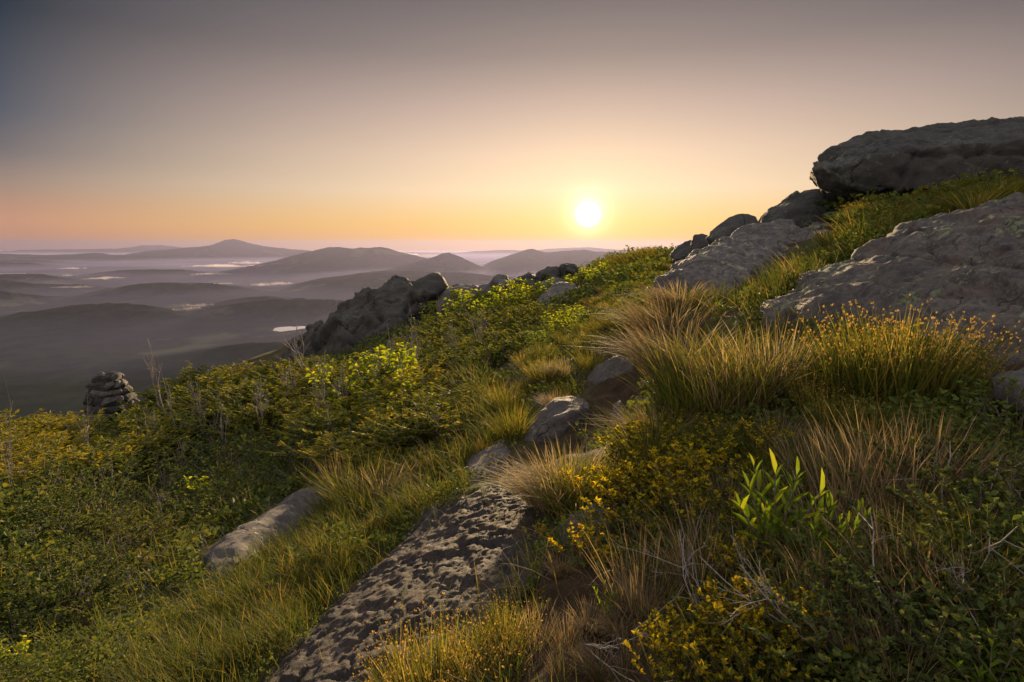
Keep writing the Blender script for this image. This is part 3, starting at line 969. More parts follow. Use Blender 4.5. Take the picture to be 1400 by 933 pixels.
def blades_geo(base, h, az, lean, curl, w, seed=0, side=None):
    """curved tapering grass blades; returns verts, [tris, quads]"""
    g = np.random.default_rng(seed)
    n = len(base)
    d = np.stack([np.cos(az), np.sin(az), np.zeros(n)], 1)
    sa = az + pi / 2 + g.normal(0, .7, n) if side is None else side
    s = np.stack([np.cos(sa), np.sin(sa), np.zeros(n)], 1)
    vs = []
    for t, k in ((0, .8), (.3, 1), (.58, .85), (.82, .5)):
        c_ = base + d * (h * (lean * t + curl * t * t))[:, None]
        c_[:, 2] += h * (t - .55 * curl * np.abs(curl) ** .3 * t * t)
        vs += [c_ - s * (w * k * .5)[:, None], c_ + s * (w * k * .5)[:, None]]
    c_ = base + d * (h * (lean + curl))[:, None]
    c_[:, 2] += h * (1 - .62 * curl * np.abs(curl) ** .3)
    vs.append(c_)
    v = np.stack(vs, 1).reshape(-1, 3)
    o_ = (np.arange(n) * 9)[:, None]
    qd = np.concatenate([o_ + np.array([0, 1, 3, 2]), o_ + np.array([2, 3, 5, 4]), o_ + np.array([4, 5, 7, 6])])
    tr = o_ + np.array([6, 7, 8])
    return v, tr, qd, c_


def leaves_geo(p, d, n, ln, wd, fold=.25, droop=0.0):
    """oval leaves folded along the midrib"""
    d = unit(d)
    s = unit(np.cross(d, n))
    nn = unit(np.cross(s, d))
    ln = ln[:, None]
    wd = wd[:, None]
    up = nn * wd * fold
    tip = p + d * ln - nn * ln * droop
    vs = [p, p + d * ln * .32 + s * wd * .5 + up, p + d * ln * .7 + s * wd * .38 + up - nn * ln * droop * .5, tip,
          p + d * ln * .7 - s * wd * .38 + up - nn * ln * droop * .5, p + d * ln * .32 - s * wd * .5 + up]
    v = np.stack(vs, 1).reshape(-1, 3)
    o_ = (np.arange(len(p)) * 6)[:, None]
    q_ = np.concatenate([o_ + np.array([0, 1, 2, 3]), o_ + np.array([0, 3, 4, 5])])
    return v, q_


def tube_geo(pts, rad, k=6):
    pts = np.asarray(pts, float)
    n = len(pts)
    rad = np.asarray(rad, float)
    tg = unit(np.gradient(pts, axis=0))
    ref = np.array([.31, .22, .92]) if abs(tg[0] @ np.array([.31, .22, .92])) < .9 else np.array([1., 0, 0])
    a = unit(np.cross(tg, ref))
    b = np.cross(tg, a)
    th = np.linspace(0, 2 * pi, k, endpoint=False)
    v = (pts[:, None] + rad[:, None, None] * (np.cos(th)[None, :, None] * a[:, None] + np.sin(th)[None, :, None] * b[:, None])).reshape(-1, 3)
    i, j = np.meshgrid(np.arange(n - 1), np.arange(k), indexing='ij')
    i, j = i.ravel(), j.ravel()
    q_ = np.stack([i * k + j, i * k + (j + 1) % k, (i + 1) * k + (j + 1) % k, (i + 1) * k + j], 1)
    return v, q_


class Geo:
    def __init__(s):
        s.v, s.f, s.n = [], [], 0

    def add(s, v, *fs):
        s.v.append(v)
        s.f += [f + s.n for f in fs]
        s.n += len(v)

    def mesh(s, name, mat):
        tri = [f for f in s.f if f.shape[1] == 3]
        qd = [f for f in s.f if f.shape[1] == 4]
        return mesh_np(name, np.concatenate(s.v), [np.concatenate(x) for x in (tri, qd) if x], mat)


def tussock_mesh(n, spread, seed, mat, lean=(.1, .7), curl=.35, sweep=None, w=.011, hvar=.35, name='tussock'):
    """a tuft one unit tall"""
    g = np.random.default_rng(seed)
    rr_ = spread * np.sqrt(g.random(n)) * .62
    a = g.random(n) * 2 * pi
    base = np.stack([rr_ * np.cos(a), rr_ * np.sin(a), np.zeros(n) - .04], 1)
    az = a + g.normal(0, .5, n)
    ln_ = lean[0] + (lean[1] - lean[0]) * (rr_ / spread / .62) * (.4 + .8 * g.random(n))
    cu = curl * (.3 + 1.0 * g.random(n))
    h = (1 - hvar * g.random(n)) * (1 - .25 * (rr_ / spread))
    if sweep is not None:
        mixv = g.random(n) < sweep[1]
        az = np.where(mixv, sweep[0] + g.normal(0, .35, n), az)
        cu = np.where(mixv, cu + sweep[2] * (.5 + g.random(n) * .6), cu)
    v, t_, q_, tips = blades_geo(base, h, az, ln_, cu, w * (.7 + .6 * g.random(n)), seed)
    G_ = Geo()
    G_.add(v, t_, q_)
    return G_.mesh(name, mat), tips


def heads_mesh(tips, every, size, seed, mat):
    g = np.random.default_rng(seed)
    t_ = tips[g.random(len(tips)) < every]
    G_ = Geo()
    for k in range(3):
        n = len(t_)
        a = g.random(n) * 2 * pi
        nrm = np.stack([np.cos(a), np.sin(a), .2 * g.random(n)], 1)
        d = np.stack([g.normal(0, .35, n), g.normal(0, .35, n), np.ones(n)], 1)
        v, q_ = leaves_geo(t_ - [0, 0, size * .4], d, nrm, np.full(n, size) * (.7 + .6 * g.random(n)), np.full(n, size * .55))
        G_.add(v, q_)
    return G_.mesh('seed_heads', mat)


def conifer_meshes(seed, mat, n_br=30, spread=.75, height=1.0):
    g = np.random.default_rng(seed)
    lx, ly = g.normal(0, .08, 2)
    tp = np.array([[lx * t_ * t_, ly * t_ * t_, t_ * height * .92 - .06] for t_ in np.linspace(0, 1, 7)])
    T = Geo()
    T.add(*tube_geo(tp, np.linspace(.035, .008, 7)))
    Pn, Dn, Nn, Ln, Wn = [], [], [], [], []
    for b in range(n_br):
        t_ = (b + g.random()) / n_br
        t_ = .08 + .9 * t_
        az = b * 2.4 + g.normal(0, .4)
        l_ = spread * (1.02 - t_) ** .7 * (.55 + .6 * g.random()) + .08
        z0 = t_ * height * .92
        d0 = np.array([math.cos(az), math.sin(az), .12 + .35 * t_ + g.normal(0, .12)])
        st = np.linspace(0, 1, 6)
        pts = np.array([[lx * t_ * t_, ly * t_ * t_, z0]]) + d0[None] * (st * l_)[:, None] + np.array([[0, 0, 1]]) * (.16 * l_ * st ** 2 - .10 * l_ * np.sin(st * pi))[:, None]
        T.add(*tube_geo(pts, np.linspace(.011, .003, 6), 4))
        m_ = int(16 + 34 * l_)
        s = .15 + .85 * g.random(m_)
        pp = np.stack([np.interp(s, st, pts[:, k]) for k in range(3)], 1)
        sgn = np.where(g.random(m_) < .5, 1, -1)
        aa = az + sgn * (.35 + .6 * g.random(m_))
        dd = np.stack([np.cos(aa), np.sin(aa), .15 + g.normal(.12, .25, m_)], 1)
        Pn.append(pp)
        Dn.append(dd)
        Nn.append(np.stack([g.normal(0, 1, m_), g.normal(0, 1, m_), .5 + g.random(m_)], 1))
        Ln.append((.07 + .09 * g.random(m_)) * (1.1 - .35 * s))
        Wn.append(.022 + .02 * g.random(m_))
    C = Geo()
    v, q_ = leaves_geo(np.concatenate(Pn), np.concatenate(Dn), np.concatenate(Nn), np.concatenate(Ln), np.concatenate(Wn), .2)
    C.add(v, q_)
    return T.mesh('trunk', M['bark']), C.mesh('crown', mat)


def leafy_meshes(seed, mat, n_st=7, leaf=.13, per=16, spread=.5, droop=.35, bare=.35):
    """an upright broad leaved shrub one unit tall"""
    g = np.random.default_rng(seed)
    S, C = Geo(), Geo()
    for k in range(n_st):
        a = k * 2.4 + g.normal(0, .4)
        l_ = spread * (.25 + .75 * g.random())
        h = .7 + .35 * g.random()
        st = np.linspace(0, 1, 7)
        pts = np.stack([np.cos(a) * l_ * st ** 1.3 + .02 * g.normal(0, 1, 7), np.sin(a) * l_ * st ** 1.3 + .02 * g.normal(0, 1, 7), h * st - .05], 1)
        S.add(*tube_geo(pts, np.linspace(.014, .005, 7), 5))
        s = bare + (1 - bare) * g.random(per) ** .7
        pp = np.stack([np.interp(s, st, pts[:, j]) for j in range(3)], 1)
        aa = g.random(per) * 2 * pi
        dd = np.stack([np.cos(aa), np.sin(aa), .5 - droop * 2 * g.random(per)], 1)
        pp = pp + dd * .02
        nn = np.stack([g.normal(0, 1, per), g.normal(0, 1, per), .3 + g.random(per)], 1)
        ln_ = leaf * (.6 + .6 * g.random(per))
        v, q_ = leaves_geo(pp, dd, nn, ln_, ln_ * .48, .3, droop * .5)
        C.add(v, q_)
    return S.mesh('stem', M['bark']), C.mesh('foliage', mat)


def sprig_meshes(seed, mat, n_st=22, spread=.8, leaf=.075, per=26):
    """a low bushy heath shrub, one unit tall, with small upright leaves at the shoot ends"""
    g = np.random.default_rng(seed)
    S, C = Geo(), Geo()
    for k in range(n_st):
        a = g.random() * 2 * pi
        l_ = spread * math.sqrt(g.random())
        h = (.75 + .3 * g.random()) * (1 - .35 * (l_ / spread) ** 2)
        st = np.linspace(0, 1, 6)
        b0 = np.array([math.cos(a), math.sin(a), 0]) * l_ * .35
        pts = b0 + np.stack([np.cos(a) * l_ * .65 * st, np.sin(a) * l_ * .65 * st, h * st ** .8 - .06], 1) + g.normal(0, .022, (6, 3))
        S.add(*tube_geo(pts, np.linspace(.012, .005, 6), 4))
        s = 1 - .62 * g.random(per) ** 1.6
        pp = np.stack([np.interp(s, st, pts[:, j]) for j in range(3)], 1)
        aa = g.random(per) * 2 * pi
        dd = np.stack([np.cos(aa), np.sin(aa), .5 + .9 * s * g.random(per)], 1)
        nn = np.stack([-np.cos(aa) * .8, -np.sin(aa) * .8, np.ones(per) * .7], 1) + g.normal(0, .6, (per, 3))
        ln_ = leaf * (.65 + .6 * g.random(per))
        v, q_ = leaves_geo(pp, dd, nn, ln_, ln_ * .52, .28, .05)
        C.add(v, q_)
    return S.mesh('stem', M['bark']), C.mesh('foliage', mat)


def lance_meshes(seed, mat, n_st=11, per=11, leaf=.36, spread=.55):
    """a clump of stems with long pointed ascending leaves"""
    g = np.random.default_rng(seed)
    S, C = Geo(), Geo()
    for k in range(n_st):
        a = k * 2.4 + g.normal(0, .5)
        l_ = spread * math.sqrt((k + .5) / n_st)
        h = .5 + .4 * g.random()
        st = np.linspace(0, 1, 6)
        pts = np.stack([np.cos(a) * l_ * st, np.sin(a) * l_ * st, h * st - .05], 1)
        S.add(*tube_geo(pts, np.linspace(.014, .006, 6), 5))
        s = np.linspace(.3, 1, per)
        pp = np.stack([np.interp(s, st, pts[:, j]) for j in range(3)], 1)
        aa = np.arange(per) * 2.4 + g.normal(0, .3, per)
        dd = np.stack([np.cos(aa) * (1.1 - .75 * s), np.sin(aa) * (1.1 - .75 * s), .45 + .75 * s], 1) + np.array([math.cos(a), math.sin(a), 0]) * .3
        nn = np.stack([-np.cos(aa), -np.sin(aa), np.ones(per) * .9], 1)
        ln_ = leaf * (.65 + .5 * g.random(per)) * (1.05 - .3 * s)
        v, q_ = leaves_geo(pp, dd, nn, ln_, ln_ * .22, .35, .12)
        C.add(v, q_)
    return S.mesh('stem', M['bark']), C.mesh('foliage', mat)


def dead_mesh(seed, n_main=3, depth=3, up=1.0, thick=.011, name='dead_shrub', spread=.5):
    g = np.random.default_rng(seed)
    D = Geo()

    def grow(p, d, l_, r_, lev):
        st = np.linspace(0, 1, 6)
        bend = g.normal(0, .3, 3)
        pts = p + d * (st * l_)[:, None] + bend * (st ** 2 * l_)[:, None] + g.normal(0, .018 * l_, (6, 3)) * st[:, None]
        D.add(*tube_geo(pts, np.linspace(r_, r_ * .45, 6), 5))
        if lev == 0:
            return
        for k in range(g.integers(2, 5)):
            s = .35 + .6 * g.random()
            pp = np.array([np.interp(s, st, pts[:, j]) for j in range(3)])
            nd = unit(d + g.normal(0, .55, 3) + np.array([0, 0, .25 * up]))
            grow(pp, nd, l_ * (.35 + .3 * g.random()), r_ * .5, lev - 1)
    for k in range(n_main):
        a = k * 2.2 + g.random()
        d = unit(np.array([math.cos(a) * spread, math.sin(a) * spread, up]))
        grow(np.array([0, 0, -.05]), d, .75 + .25 * g.random(), thick, depth - 1)
    return D.mesh(name, M['dead_wood'])


def single(name, me, loc, s, rz, label, cat, group=None, tilt=(0, 0)):
    o_ = obj(name, me, loc=tuple(loc))
    o_.scale = (s, s, s) if isinstance(s, (int, float)) else s
    o_.rotation_euler = (tilt[0], tilt[1], rz)
    return tag(o_, label, cat, group)


def compound(name, parts, loc, s, rz, label, cat, group=None, tilt=(0, 0)):
    root = bpy.data.objects.new(name, None)
    root.empty_display_size = .1
    COL.objects.link(root)
    root.location = tuple(loc)
    root.scale = (s, s, s) if isinstance(s, (int, float)) else s
    root.rotation_euler = (tilt[0], tilt[1], rz)
    tag(root, label, cat, group)
    for (nm, me) in parts:
        c_ = obj(nm, me, root)
        if nm in ('seed_heads',):
            c_['kind'] = 'stuff'
    return root


def spots(poly, n, seed, mind=8):
    g = np.random.default_rng(seed)
    xs, ys = [a for a, b in poly], [b for a, b in poly]
    res = []
    tries = 0
    while len(res) < n and tries < 6000:
        tries += 1
        x, y = g.uniform(min(xs), max(xs)), g.uniform(min(ys), max(ys))
        if inside(poly, x, y)[0] and all((x - a) ** 2 + (1.6 * (y - b)) ** 2 > mind ** 2 for a, b in res):
            res.append((x, y))
    return res


# ------------------------------------------------------------------ ground cover: grass and heath nobody could count
BARE = [[(580 + (a_ - 580) * .88, 800 + (b_ - 800) * .92) for a_, b_ in BED],
        [(798, 575), (800, 520), (832, 470), (880, 452), (905, 470), (890, 520), (880, 565), (855, 605), (820, 612)],
        [(640, 665), (700, 640), (715, 605), (800, 605), (830, 640), (770, 650), (730, 680), (760, 715), (720, 690)],
        [(745, 770), (830, 790), (905, 820), (900, 990), (700, 990)],
        [(268, 765), (290, 795), (340, 780), (390, 745), (440, 700), (442, 680), (410, 672), (350, 705), (300, 735)],
        [(711, 606), (722, 582), (758, 548), (800, 546), (813, 575), (800, 600), (760, 608)],
        [(633, 650), (645, 662), (690, 640), (702, 618), (690, 609), (660, 612), (638, 628)],
        [(1040, 432), (1300, 288), (1600, 262), (1600, 560), (1370, 565), (1310, 495), (1230, 468), (1090, 452)],
        [(892, 392), (1000, 400), (1060, 395), (1180, 303), (1080, 296), (1000, 315), (905, 372)],
        [(800, 526), (812, 508), (868, 493), (840, 520)]]
HEATHZ = [(-300, 590), (100, 640), (300, 585), (470, 590), (440, 680), (270, 770), (300, 810), (180, 933), (100, 1100), (-400, 1100)]
GRASSZ = [(440, 650), (560, 590), (640, 520), (700, 490), (770, 470), (800, 480), (740, 560), (720, 600), (640, 640), (590, 690), (440, 840), (340, 945), (250, 1100), (60, 1100), (180, 933), (300, 810), (430, 740)]


def scatter(n, seed, rmin=.62, rmax=40):
    g = np.random.default_rng(seed)
    r_ = np.exp(g.uniform(math.log(rmin), math.log(rmax), n))
    a = g.uniform(-.98, .98, n)
    x, y = r_ * np.sin(a), r_ * np.cos(a)
    z = ground_z(x, y)
    px, py = project(np.stack([x, y, z], 1))
    bare = np.zeros(n, bool)
    for b in BARE:
        bare |= inside(b, px, py)
    return g, r_, a, x, y, z, px, py, bare


# --- grass
n = 260000
g, r_, a, x, y, z, px, py, bare = scatter(n, 41, .62, 34)
dens = np.full(n, .40)
dens = np.where(inside(GRASSZ, px, py), 1.0, dens)
dens = np.where(inside(HEATHZ, px, py), .16, dens)
dens = np.where((px > 1180) & (py > 600), .16, dens)
dens = np.where((px > 820) & (px < 1180) & (py > 640), .22, dens)
dens = np.where((py < 480) & (px > 640), .5, dens)
dens = np.where(bare, .015, dens) * np.clip(.55 + 1.1 * fbm2(x * 2.2 / np.clip(r_ * .2, .6, 3), y * 2.2 / np.clip(r_ * .2, .6, 3), 3, 77), 0, 1.3)
k = g.random(n) < dens
r_, x, y, z, px, py = r_[k], x[k], y[k], z[k], px[k], py[k]
n = len(r_)
h = (.07 + .10 * g.random(n)) * np.clip(.55 + .22 * r_, .65, 1.9) * (1 + .3 * fbm2(x * .9, y * .9, 2, 78))
h = np.where(inside(GRASSZ, px, py), h * 1.05, h)
w = np.maximum(.0022, .0013 * r_) * (.7 + .6 * g.random(n))
az = pi + .5 + g.normal(0, 1.1, n)
v, t_, q_, _tips = blades_geo(np.stack([x, y, z - .01], 1), h, az, .1 + .35 * g.random(n), .5 * g.random(n), w, 42)
gg = Geo()
gg.add(v, t_, q_)
tag(obj('grass', gg.mesh('grass', M['grass'])), kind='stuff')
dry = np.random.default_rng(5).random(n) < .10
k = np.where(dry & (px > 560))[0]
v, t_, q_, _tips = blades_geo(np.stack([x[k] + .02, y[k], z[k] - .01], 1), h[k] * 1.25, pi + .3 + g.normal(0, .9, len(k)), .2 + .5 * g.random(len(k)), .3 + .6 * g.random(len(k)), w[k] * .8, 43)
gg = Geo()
gg.add(v, t_, q_)
tag(obj('dry_grass', gg.mesh('dry_grass', M['dry_grass'])), kind='stuff')

# --- heath carpet: little shoots with leaves
n = 62000
g, r_, a, x, y, z, px, py, bare = scatter(n, 51, .62, 36)
dens = np.full(n, .42)
dens = np.where(inside(HEATHZ, px, py), 1.0, dens)
dens = np.where(inside(GRASSZ, px, py), .18, dens)
dens = np.where((px > 1150) & (py > 600), .5, dens)
dens = np.where((py < 500) & (px > 640) & (px < 960), .6, dens)
dens = np.where(bare, .0, dens)
mound = fbm2(x * 1.7 / np.clip(r_ * .2, .6, 3), y * 1.7 / np.clip(r_ * .2, .6, 3), 3, 88)
k = g.random(n) < dens * np.clip(.7 + 1.0 * mound, .1, 1.2)
r_, x, y, z, mound = r_[k], x[k], y[k], z[k], mound[k]
n = len(r_)
per = 8
hs = np.clip(.03 + .016 * r_, .035, .26) * (.7 + .8 * np.clip(mound + .4, 0, 1)) * (.6 + .7 * g.random(n))
ll = np.clip(.009 + .0053 * r_, .012, .12) * np.clip(1 + .9 * fbm2(x * 1.1 + 9, y * 1.1, 3, 91), .6, np.where(r_ < 2.6, 1.05, 1.7))
s = .35 + .65 * g.random((n, per))
aa = g.random((n, per)) * 2 * pi
lx, ly = g.normal(0, .35, (n, 1)) * hs[:, None], g.normal(0, .35, (n, 1)) * hs[:, None]
sp_ = ll[:, None] * .9
pp = np.stack([x[:, None] + lx * s + g.normal(0, 1, (n, per)) * sp_, y[:, None] + ly * s + g.normal(0, 1, (n, per)) * sp_, z[:, None] + hs[:, None] * s], 2).reshape(-1, 3)
dd = np.stack([np.cos(aa), np.sin(aa), .1 + .7 * g.random((n, per))], 2).reshape(-1, 3)
nn = np.stack([g.normal(0, 1, n * per), g.normal(0, 1, n * per), .3 + g.random(n * per)], 1)
ln_ = np.repeat(ll, per) * (.7 + .6 * g.random(n * per))
v, q_ = leaves_geo(pp, dd, nn, ln_, ln_ * .55, .25)
gg = Geo()
gg.add(v, q_)
tag(obj('undergrowth', gg.mesh('undergrowth', M['heath'])), kind='stuff')

# ------------------------------------------------------------------ tussocks
TU = {}
for k in range(3):
    TU['green', k] = tussock_mesh(560, .62, 100 + k, M['tussock'], (-.15, .8), .36, w=.0095, hvar=.65)
    TU['dry', k] = tussock_mesh(420, .5, 110 + k, M['dry_grass'], (.05, .6), .35, sweep=(pi, .6, .38), w=.012)
    TU['sedge', k] = tussock_mesh(360, .55, 120 + k, M['tussock'], (.03, .55), .12, w=.010, hvar=.5)
    TU['sedge_h', k] = heads_mesh(TU['sedge', k][1], .8, .024, 130 + k, M['seed'])
    TU['low', k] = tussock_mesh(200, .6, 140 + k, M['tussock'], (.05, .9), .35, w=.03)
    TU['straw', k] = tussock_mesh(210, .6, 150 + k, M['dry_grass'], (-.15, .6), .2, w=.009, hvar=.65)


def tuft(kind, px, py, hpx, label, group=None, rz=None, wide=1.0, cat='grass tuft', name='grass_tussock'):
    p_ = G(px, py)
    s = hpx / F * np.linalg.norm(p_)
    k = int(abs(px * 7 + py)) % 3
    rz = (px * 1.7 + py) % 6.28 if rz is None else rz
    if kind == 'sedge':
        return compound('sedge', [('stems', TU['sedge', k][0]), ('seed_heads', TU['sedge_h', k])], p_, (s * wide, s * wide, s), rz, label, 'sedge', group)
    return single(name, TU[kind, k][0], p_, (s * wide, s * wide, s), rz, label, cat, group)


tuft('green', 955, 565, 135, 'tall golden green grass tussock, the biggest, in front of the cracked slab', wide=.95)
tuft('green', 1025, 545, 120, 'full grass tussock right behind the biggest golden one, against the lichen slab foot')
tuft('straw', 1060, 530, 105, 'straw coloured grass clump leaning on the left tip of the lichen slab', rz=2, name='straw_tussock')
tuft('straw', 1000, 560, 120, 'straw stems standing up inside the biggest golden tussock', name='straw_tussock')
tuft('dry', 915, 470, 90, 'pale dry grass hanging to the left over the top of the soil bank', rz=0, name='dry_tussock', wide=1.2)
tuft('dry', 925, 520, 105, 'pale dry grass fringe hanging to the left beside the biggest golden tussock', rz=.1, name='dry_tussock', wide=1.2)
tuft('dry', 930, 430, 60, 'pinkish dry grass clump below the left end of the cracked slab', rz=.1, name='dry_tussock', wide=1.3)
tuft('green', 970, 425, 45, 'small grass clump at the front foot of the cracked slab')
tuft('green', 895, 625, 85, 'arching grass tussock below the soil bank, right of the smooth boulder', wide=1.2)
tuft('dry', 905, 610, 70, 'pale strands arching left out of the tussock below the soil bank', rz=0, name='dry_tussock', wide=1.3)
tuft('green', 790, 690, 95, 'bushy green tussock beside the pale swept grass at the bedrock edge')
tuft('dry', 765, 690, 90, 'pale grass swept to the left like hair above the bedrock', rz=.1, name='dry_tussock', wide=1.2)
tuft('dry', 748, 690, 70, 'shorter pale swept grass at the left of the hair like clump', rz=-.1, name='dry_tussock', wide=1.1)
for i, (a_, b_, c_, lab) in enumerate([(1165, 545, 105, 'left end sedge clump with golden heads under the lichen slab'), (1215, 545, 125, 'tallest sedge clump with golden heads in front of the lichen slab'),
                                       (1265, 545, 100, 'sedge clump with golden heads, third from left under the lichen slab'), (1305, 540, 70, 'right end sedge clump with golden heads under the lichen slab'),
                                       (1110, 560, 60, 'low sedge between the biggest golden tussock and the lichen slab'), (1140, 590, 60, 'low sedge clump below the golden headed clumps'),
                                       (600, 990, 125, 'sedge with tiny yellow heads at the bottom edge on the bedrock'), (560, 955, 85, 'smaller sedge with yellow heads at the left of the bottom edge tuft'),
                                       (690, 900, 70, 'thin sedge on the bedrock beside the dry clump'), (655, 940, 80, 'green sedge tuft at the bottom edge right of the yellow headed one')]):
    tuft('sedge', a_, b_, c_, lab)
for i, (a_, b_, c_, lab) in enumerate([(1170, 690, 120, 'straw clump of upright dry stems right of the bright green plant'), (1225, 690, 130, 'tallest straw clump of upright dry stems in the right foreground'), (1270, 670, 105, 'straw clump leaning right at the edge of the dark heath'),
                                       (1110, 650, 70, 'short straw clump behind the bright green plant'), (880, 830, 110, 'thin dry stems on the dark bank right of the round topped rock'), (960, 790, 100, 'dry stems among yellow leaved shrub in the right foreground'),
                                       (690, 935, 60, 'matted dry grass clump at the bottom edge beside the dark bank'), (730, 880, 60, 'small dry tuft where the bedrock meets the dark bank')]):
    tuft('straw', a_, b_, c_, lab, name='straw_tussock')
tuft('green', 500, 690, 80, 'rounded grass tussock left of the flat topped rock', wide=1.1)
tuft('dry', 525, 685, 60, 'pale strands on the right side of the rounded tussock', rz=3.0, name='dry_tussock')
tuft('straw', 470, 680, 65, 'pale upright stems behind the rounded tussock on the slope', name='straw_tussock')
tuft('green', 750, 525, 50, 'dark green tussock on the grassy slope above the path')
tuft('green', 812, 505, 40, 'golden green tuft at the left lip of the soil bank')
tuft('green', 775, 548, 34, 'little tuft between the smooth boulder and the soil bank')
tuft('dry', 770, 520, 40, 'pale dry tuft hanging beside the dark green slope tussock', rz=0, name='dry_tussock')
tuft('dry', 760, 560, 34, 'pale tuft behind the smooth boulder', rz=0, name='dry_tussock')
tuft('green', 705, 595, 60, 'tall green tuft left of the smooth boulder')
tuft('green', 690, 560, 50, 'green tuft on the grassy slope above the smooth boulder left side')
for i, (a_, b_) in enumerate(spots([(600, 600), (690, 510), (760, 480), (740, 540), (700, 600), (640, 630), (580, 680), (450, 800), (360, 900), (250, 930), (330, 800), (470, 720)], 46, 7, 26)):
    tuft('green', a_, b_, 24 + 18 * random.random(), 'low green grass tuft in the grassy strip left of the bedrock and path', 'green tufts of the grassy strip')
for i, (a_, b_) in enumerate(spots([(860, 640), (1080, 590), (1300, 600), (1260, 700), (1000, 700), (880, 720)], 18, 8, 40)):
    tuft('straw' if i % 3 == 0 else 'green', a_, b_, 40 + 25 * random.random(), 'thin ragged grass tuft among the shrubs of the right foreground', 'ragged tufts of the right foreground')
for i, (a_, b_) in enumerate(spots([(1150, 296), (1250, 284), (1400, 268), (1470, 270), (1400, 280), (1300, 296), (1200, 322), (1120, 345), (1150, 315)], 40, 9, 11)):
    tuft('low' if i % 3 else 'sedge', a_, b_, 16 + 14 * random.random(), 'sunlit grass tuft growing under the great overhanging boulder', 'sunlit tufts under the overhanging boulder')
for i, (a_, b_) in enumerate(spots([(1010, 420), (1070, 385), (1130, 350), (1180, 325), (1200, 330), (1100, 385), (1045, 415)], 24, 10, 12)):
    tuft('low', a_, b_, 16 + 10 * random.random(), 'dark grass tuft in the gully between the two big slabs', 'grass tufts between the two slabs')
for i, (a_, b_) in enumerate(spots([(740, 460), (800, 440), (860, 395), (840, 362), (900, 352), (915, 360), (890, 400), (885, 445), (800, 490)], 110, 12, 9)):
    tuft('low', a_, b_, 14 + 10 * random.random(), 'glowing grass tuft on the sunlit brow below the sun', 'grass tufts of the sunlit brow')

for i, (a_, b_) in enumerate(spots([(750, 780), (830, 790), (905, 820), (900, 940), (740, 940)], 9, 14, 34)):
    tuft('straw' if i % 2 else 'dry', a_, b_, 32 + 22 * random.random(), 'limp dead grass tuft on the dark soil bank at the bottom', 'dead grass tufts of the dark bank', name='straw_tussock')
# ------------------------------------------------------------------ shrubs
CO = [conifer_meshes(200 + k, M['conifer'], 28 + 3 * k, .8 + .12 * k) for k in range(4)]
CR = [conifer_meshes(220 + k, M['conifer_rusty'], 28, .95) for k in range(3)]
LB = [leafy_meshes(240 + k, M['bright'], 6 + k, .14, 15) for k in range(3)]
GB = [sprig_meshes(260 + k, M['golden'], 20 + 3 * k, .8, .095, 22) for k in range(3)]
HB = [sprig_meshes(270 + k, M['heath'], 26, 1.0, .08, 24) for k in range(3)]
HG = [sprig_meshes(275 + k, M['heath_backlit'], 26, 1.0, .08, 24) for k in range(3)]
LP = [lance_meshes(280 + k, M['green'], 8 + k, 9, .3, .5) for k in range(2)]
DT = [dead_mesh(296 + k, 3, 3, 1.2, .026, 'dead_shrub', .4) for k in range(3)]
DS = [dead_mesh(290 + k) for k in range(4)]


def plant(name, kind, px, py, hpx, label, cat, group=None, wide=1.0, names=('trunk', 'crown'), rz=None, tilt=(0, 0)):
    p_ = G(px, py)
    s = hpx / F * np.linalg.norm(p_) * (.74 if names[0] == 'trunk' else 1)
    k = int(abs(px * 13 + py * 7)) % len(kind)
    wide = wide * (1.3 if names[0] == 'trunk' else 1)
    rz = (px * 2.7 + py * 1.3) % 6.28 if rz is None else rz
    return compound(name, list(zip(names, kind[k])), p_, (s * wide, s * wide, s), rz, label, cat, group, tilt)


ST = ('stem', 'foliage')
for (a_, b_) in spots([(-70, 616), (60, 606), (108, 606), (104, 650), (60, 680), (-70, 672)], 34, 21, 15):
    plant('spruce_shrub', CR, a_, b_, 34 + 16 * random.random(), 'rusty gold dwarf spruce on the left shoulder beside the large cairn', 'dwarf spruce', 'rusty dwarf spruces left of the large cairn', 1.3)
for (a_, b_) in spots([(205, 640), (205, 585), (215, 572), (260, 556), (330, 540), (430, 516), (470, 560), (430, 600), (300, 605), (235, 640), (140, 675), (110, 655)], 84, 22, 15):
    plant('spruce_shrub', CO if random.random() < .75 else CR, a_, b_, 38 + 20 * random.random(), 'dark green dwarf spruce in the thicket between the large cairn and the crag', 'dwarf spruce', 'dwarf spruces of the thicket right of the large cairn', 1.1)
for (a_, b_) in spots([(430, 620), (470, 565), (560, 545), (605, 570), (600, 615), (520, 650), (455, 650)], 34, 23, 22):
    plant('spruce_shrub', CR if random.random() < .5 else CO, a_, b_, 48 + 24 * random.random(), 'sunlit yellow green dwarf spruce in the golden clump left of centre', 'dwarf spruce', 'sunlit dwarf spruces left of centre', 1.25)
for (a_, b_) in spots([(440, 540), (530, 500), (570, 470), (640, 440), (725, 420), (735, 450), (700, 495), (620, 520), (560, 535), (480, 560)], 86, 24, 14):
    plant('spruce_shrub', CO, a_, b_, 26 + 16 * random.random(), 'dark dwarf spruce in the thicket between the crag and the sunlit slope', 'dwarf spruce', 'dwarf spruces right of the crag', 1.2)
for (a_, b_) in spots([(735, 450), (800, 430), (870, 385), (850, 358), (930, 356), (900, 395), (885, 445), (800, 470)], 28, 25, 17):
    plant('heath_shrub', HG, a_, b_, 13 + 8 * random.random(), 'low rounded heath bush on the glowing slope below the sun', 'heath bush', 'heath bushes on the glowing slope', 1.5, ST)
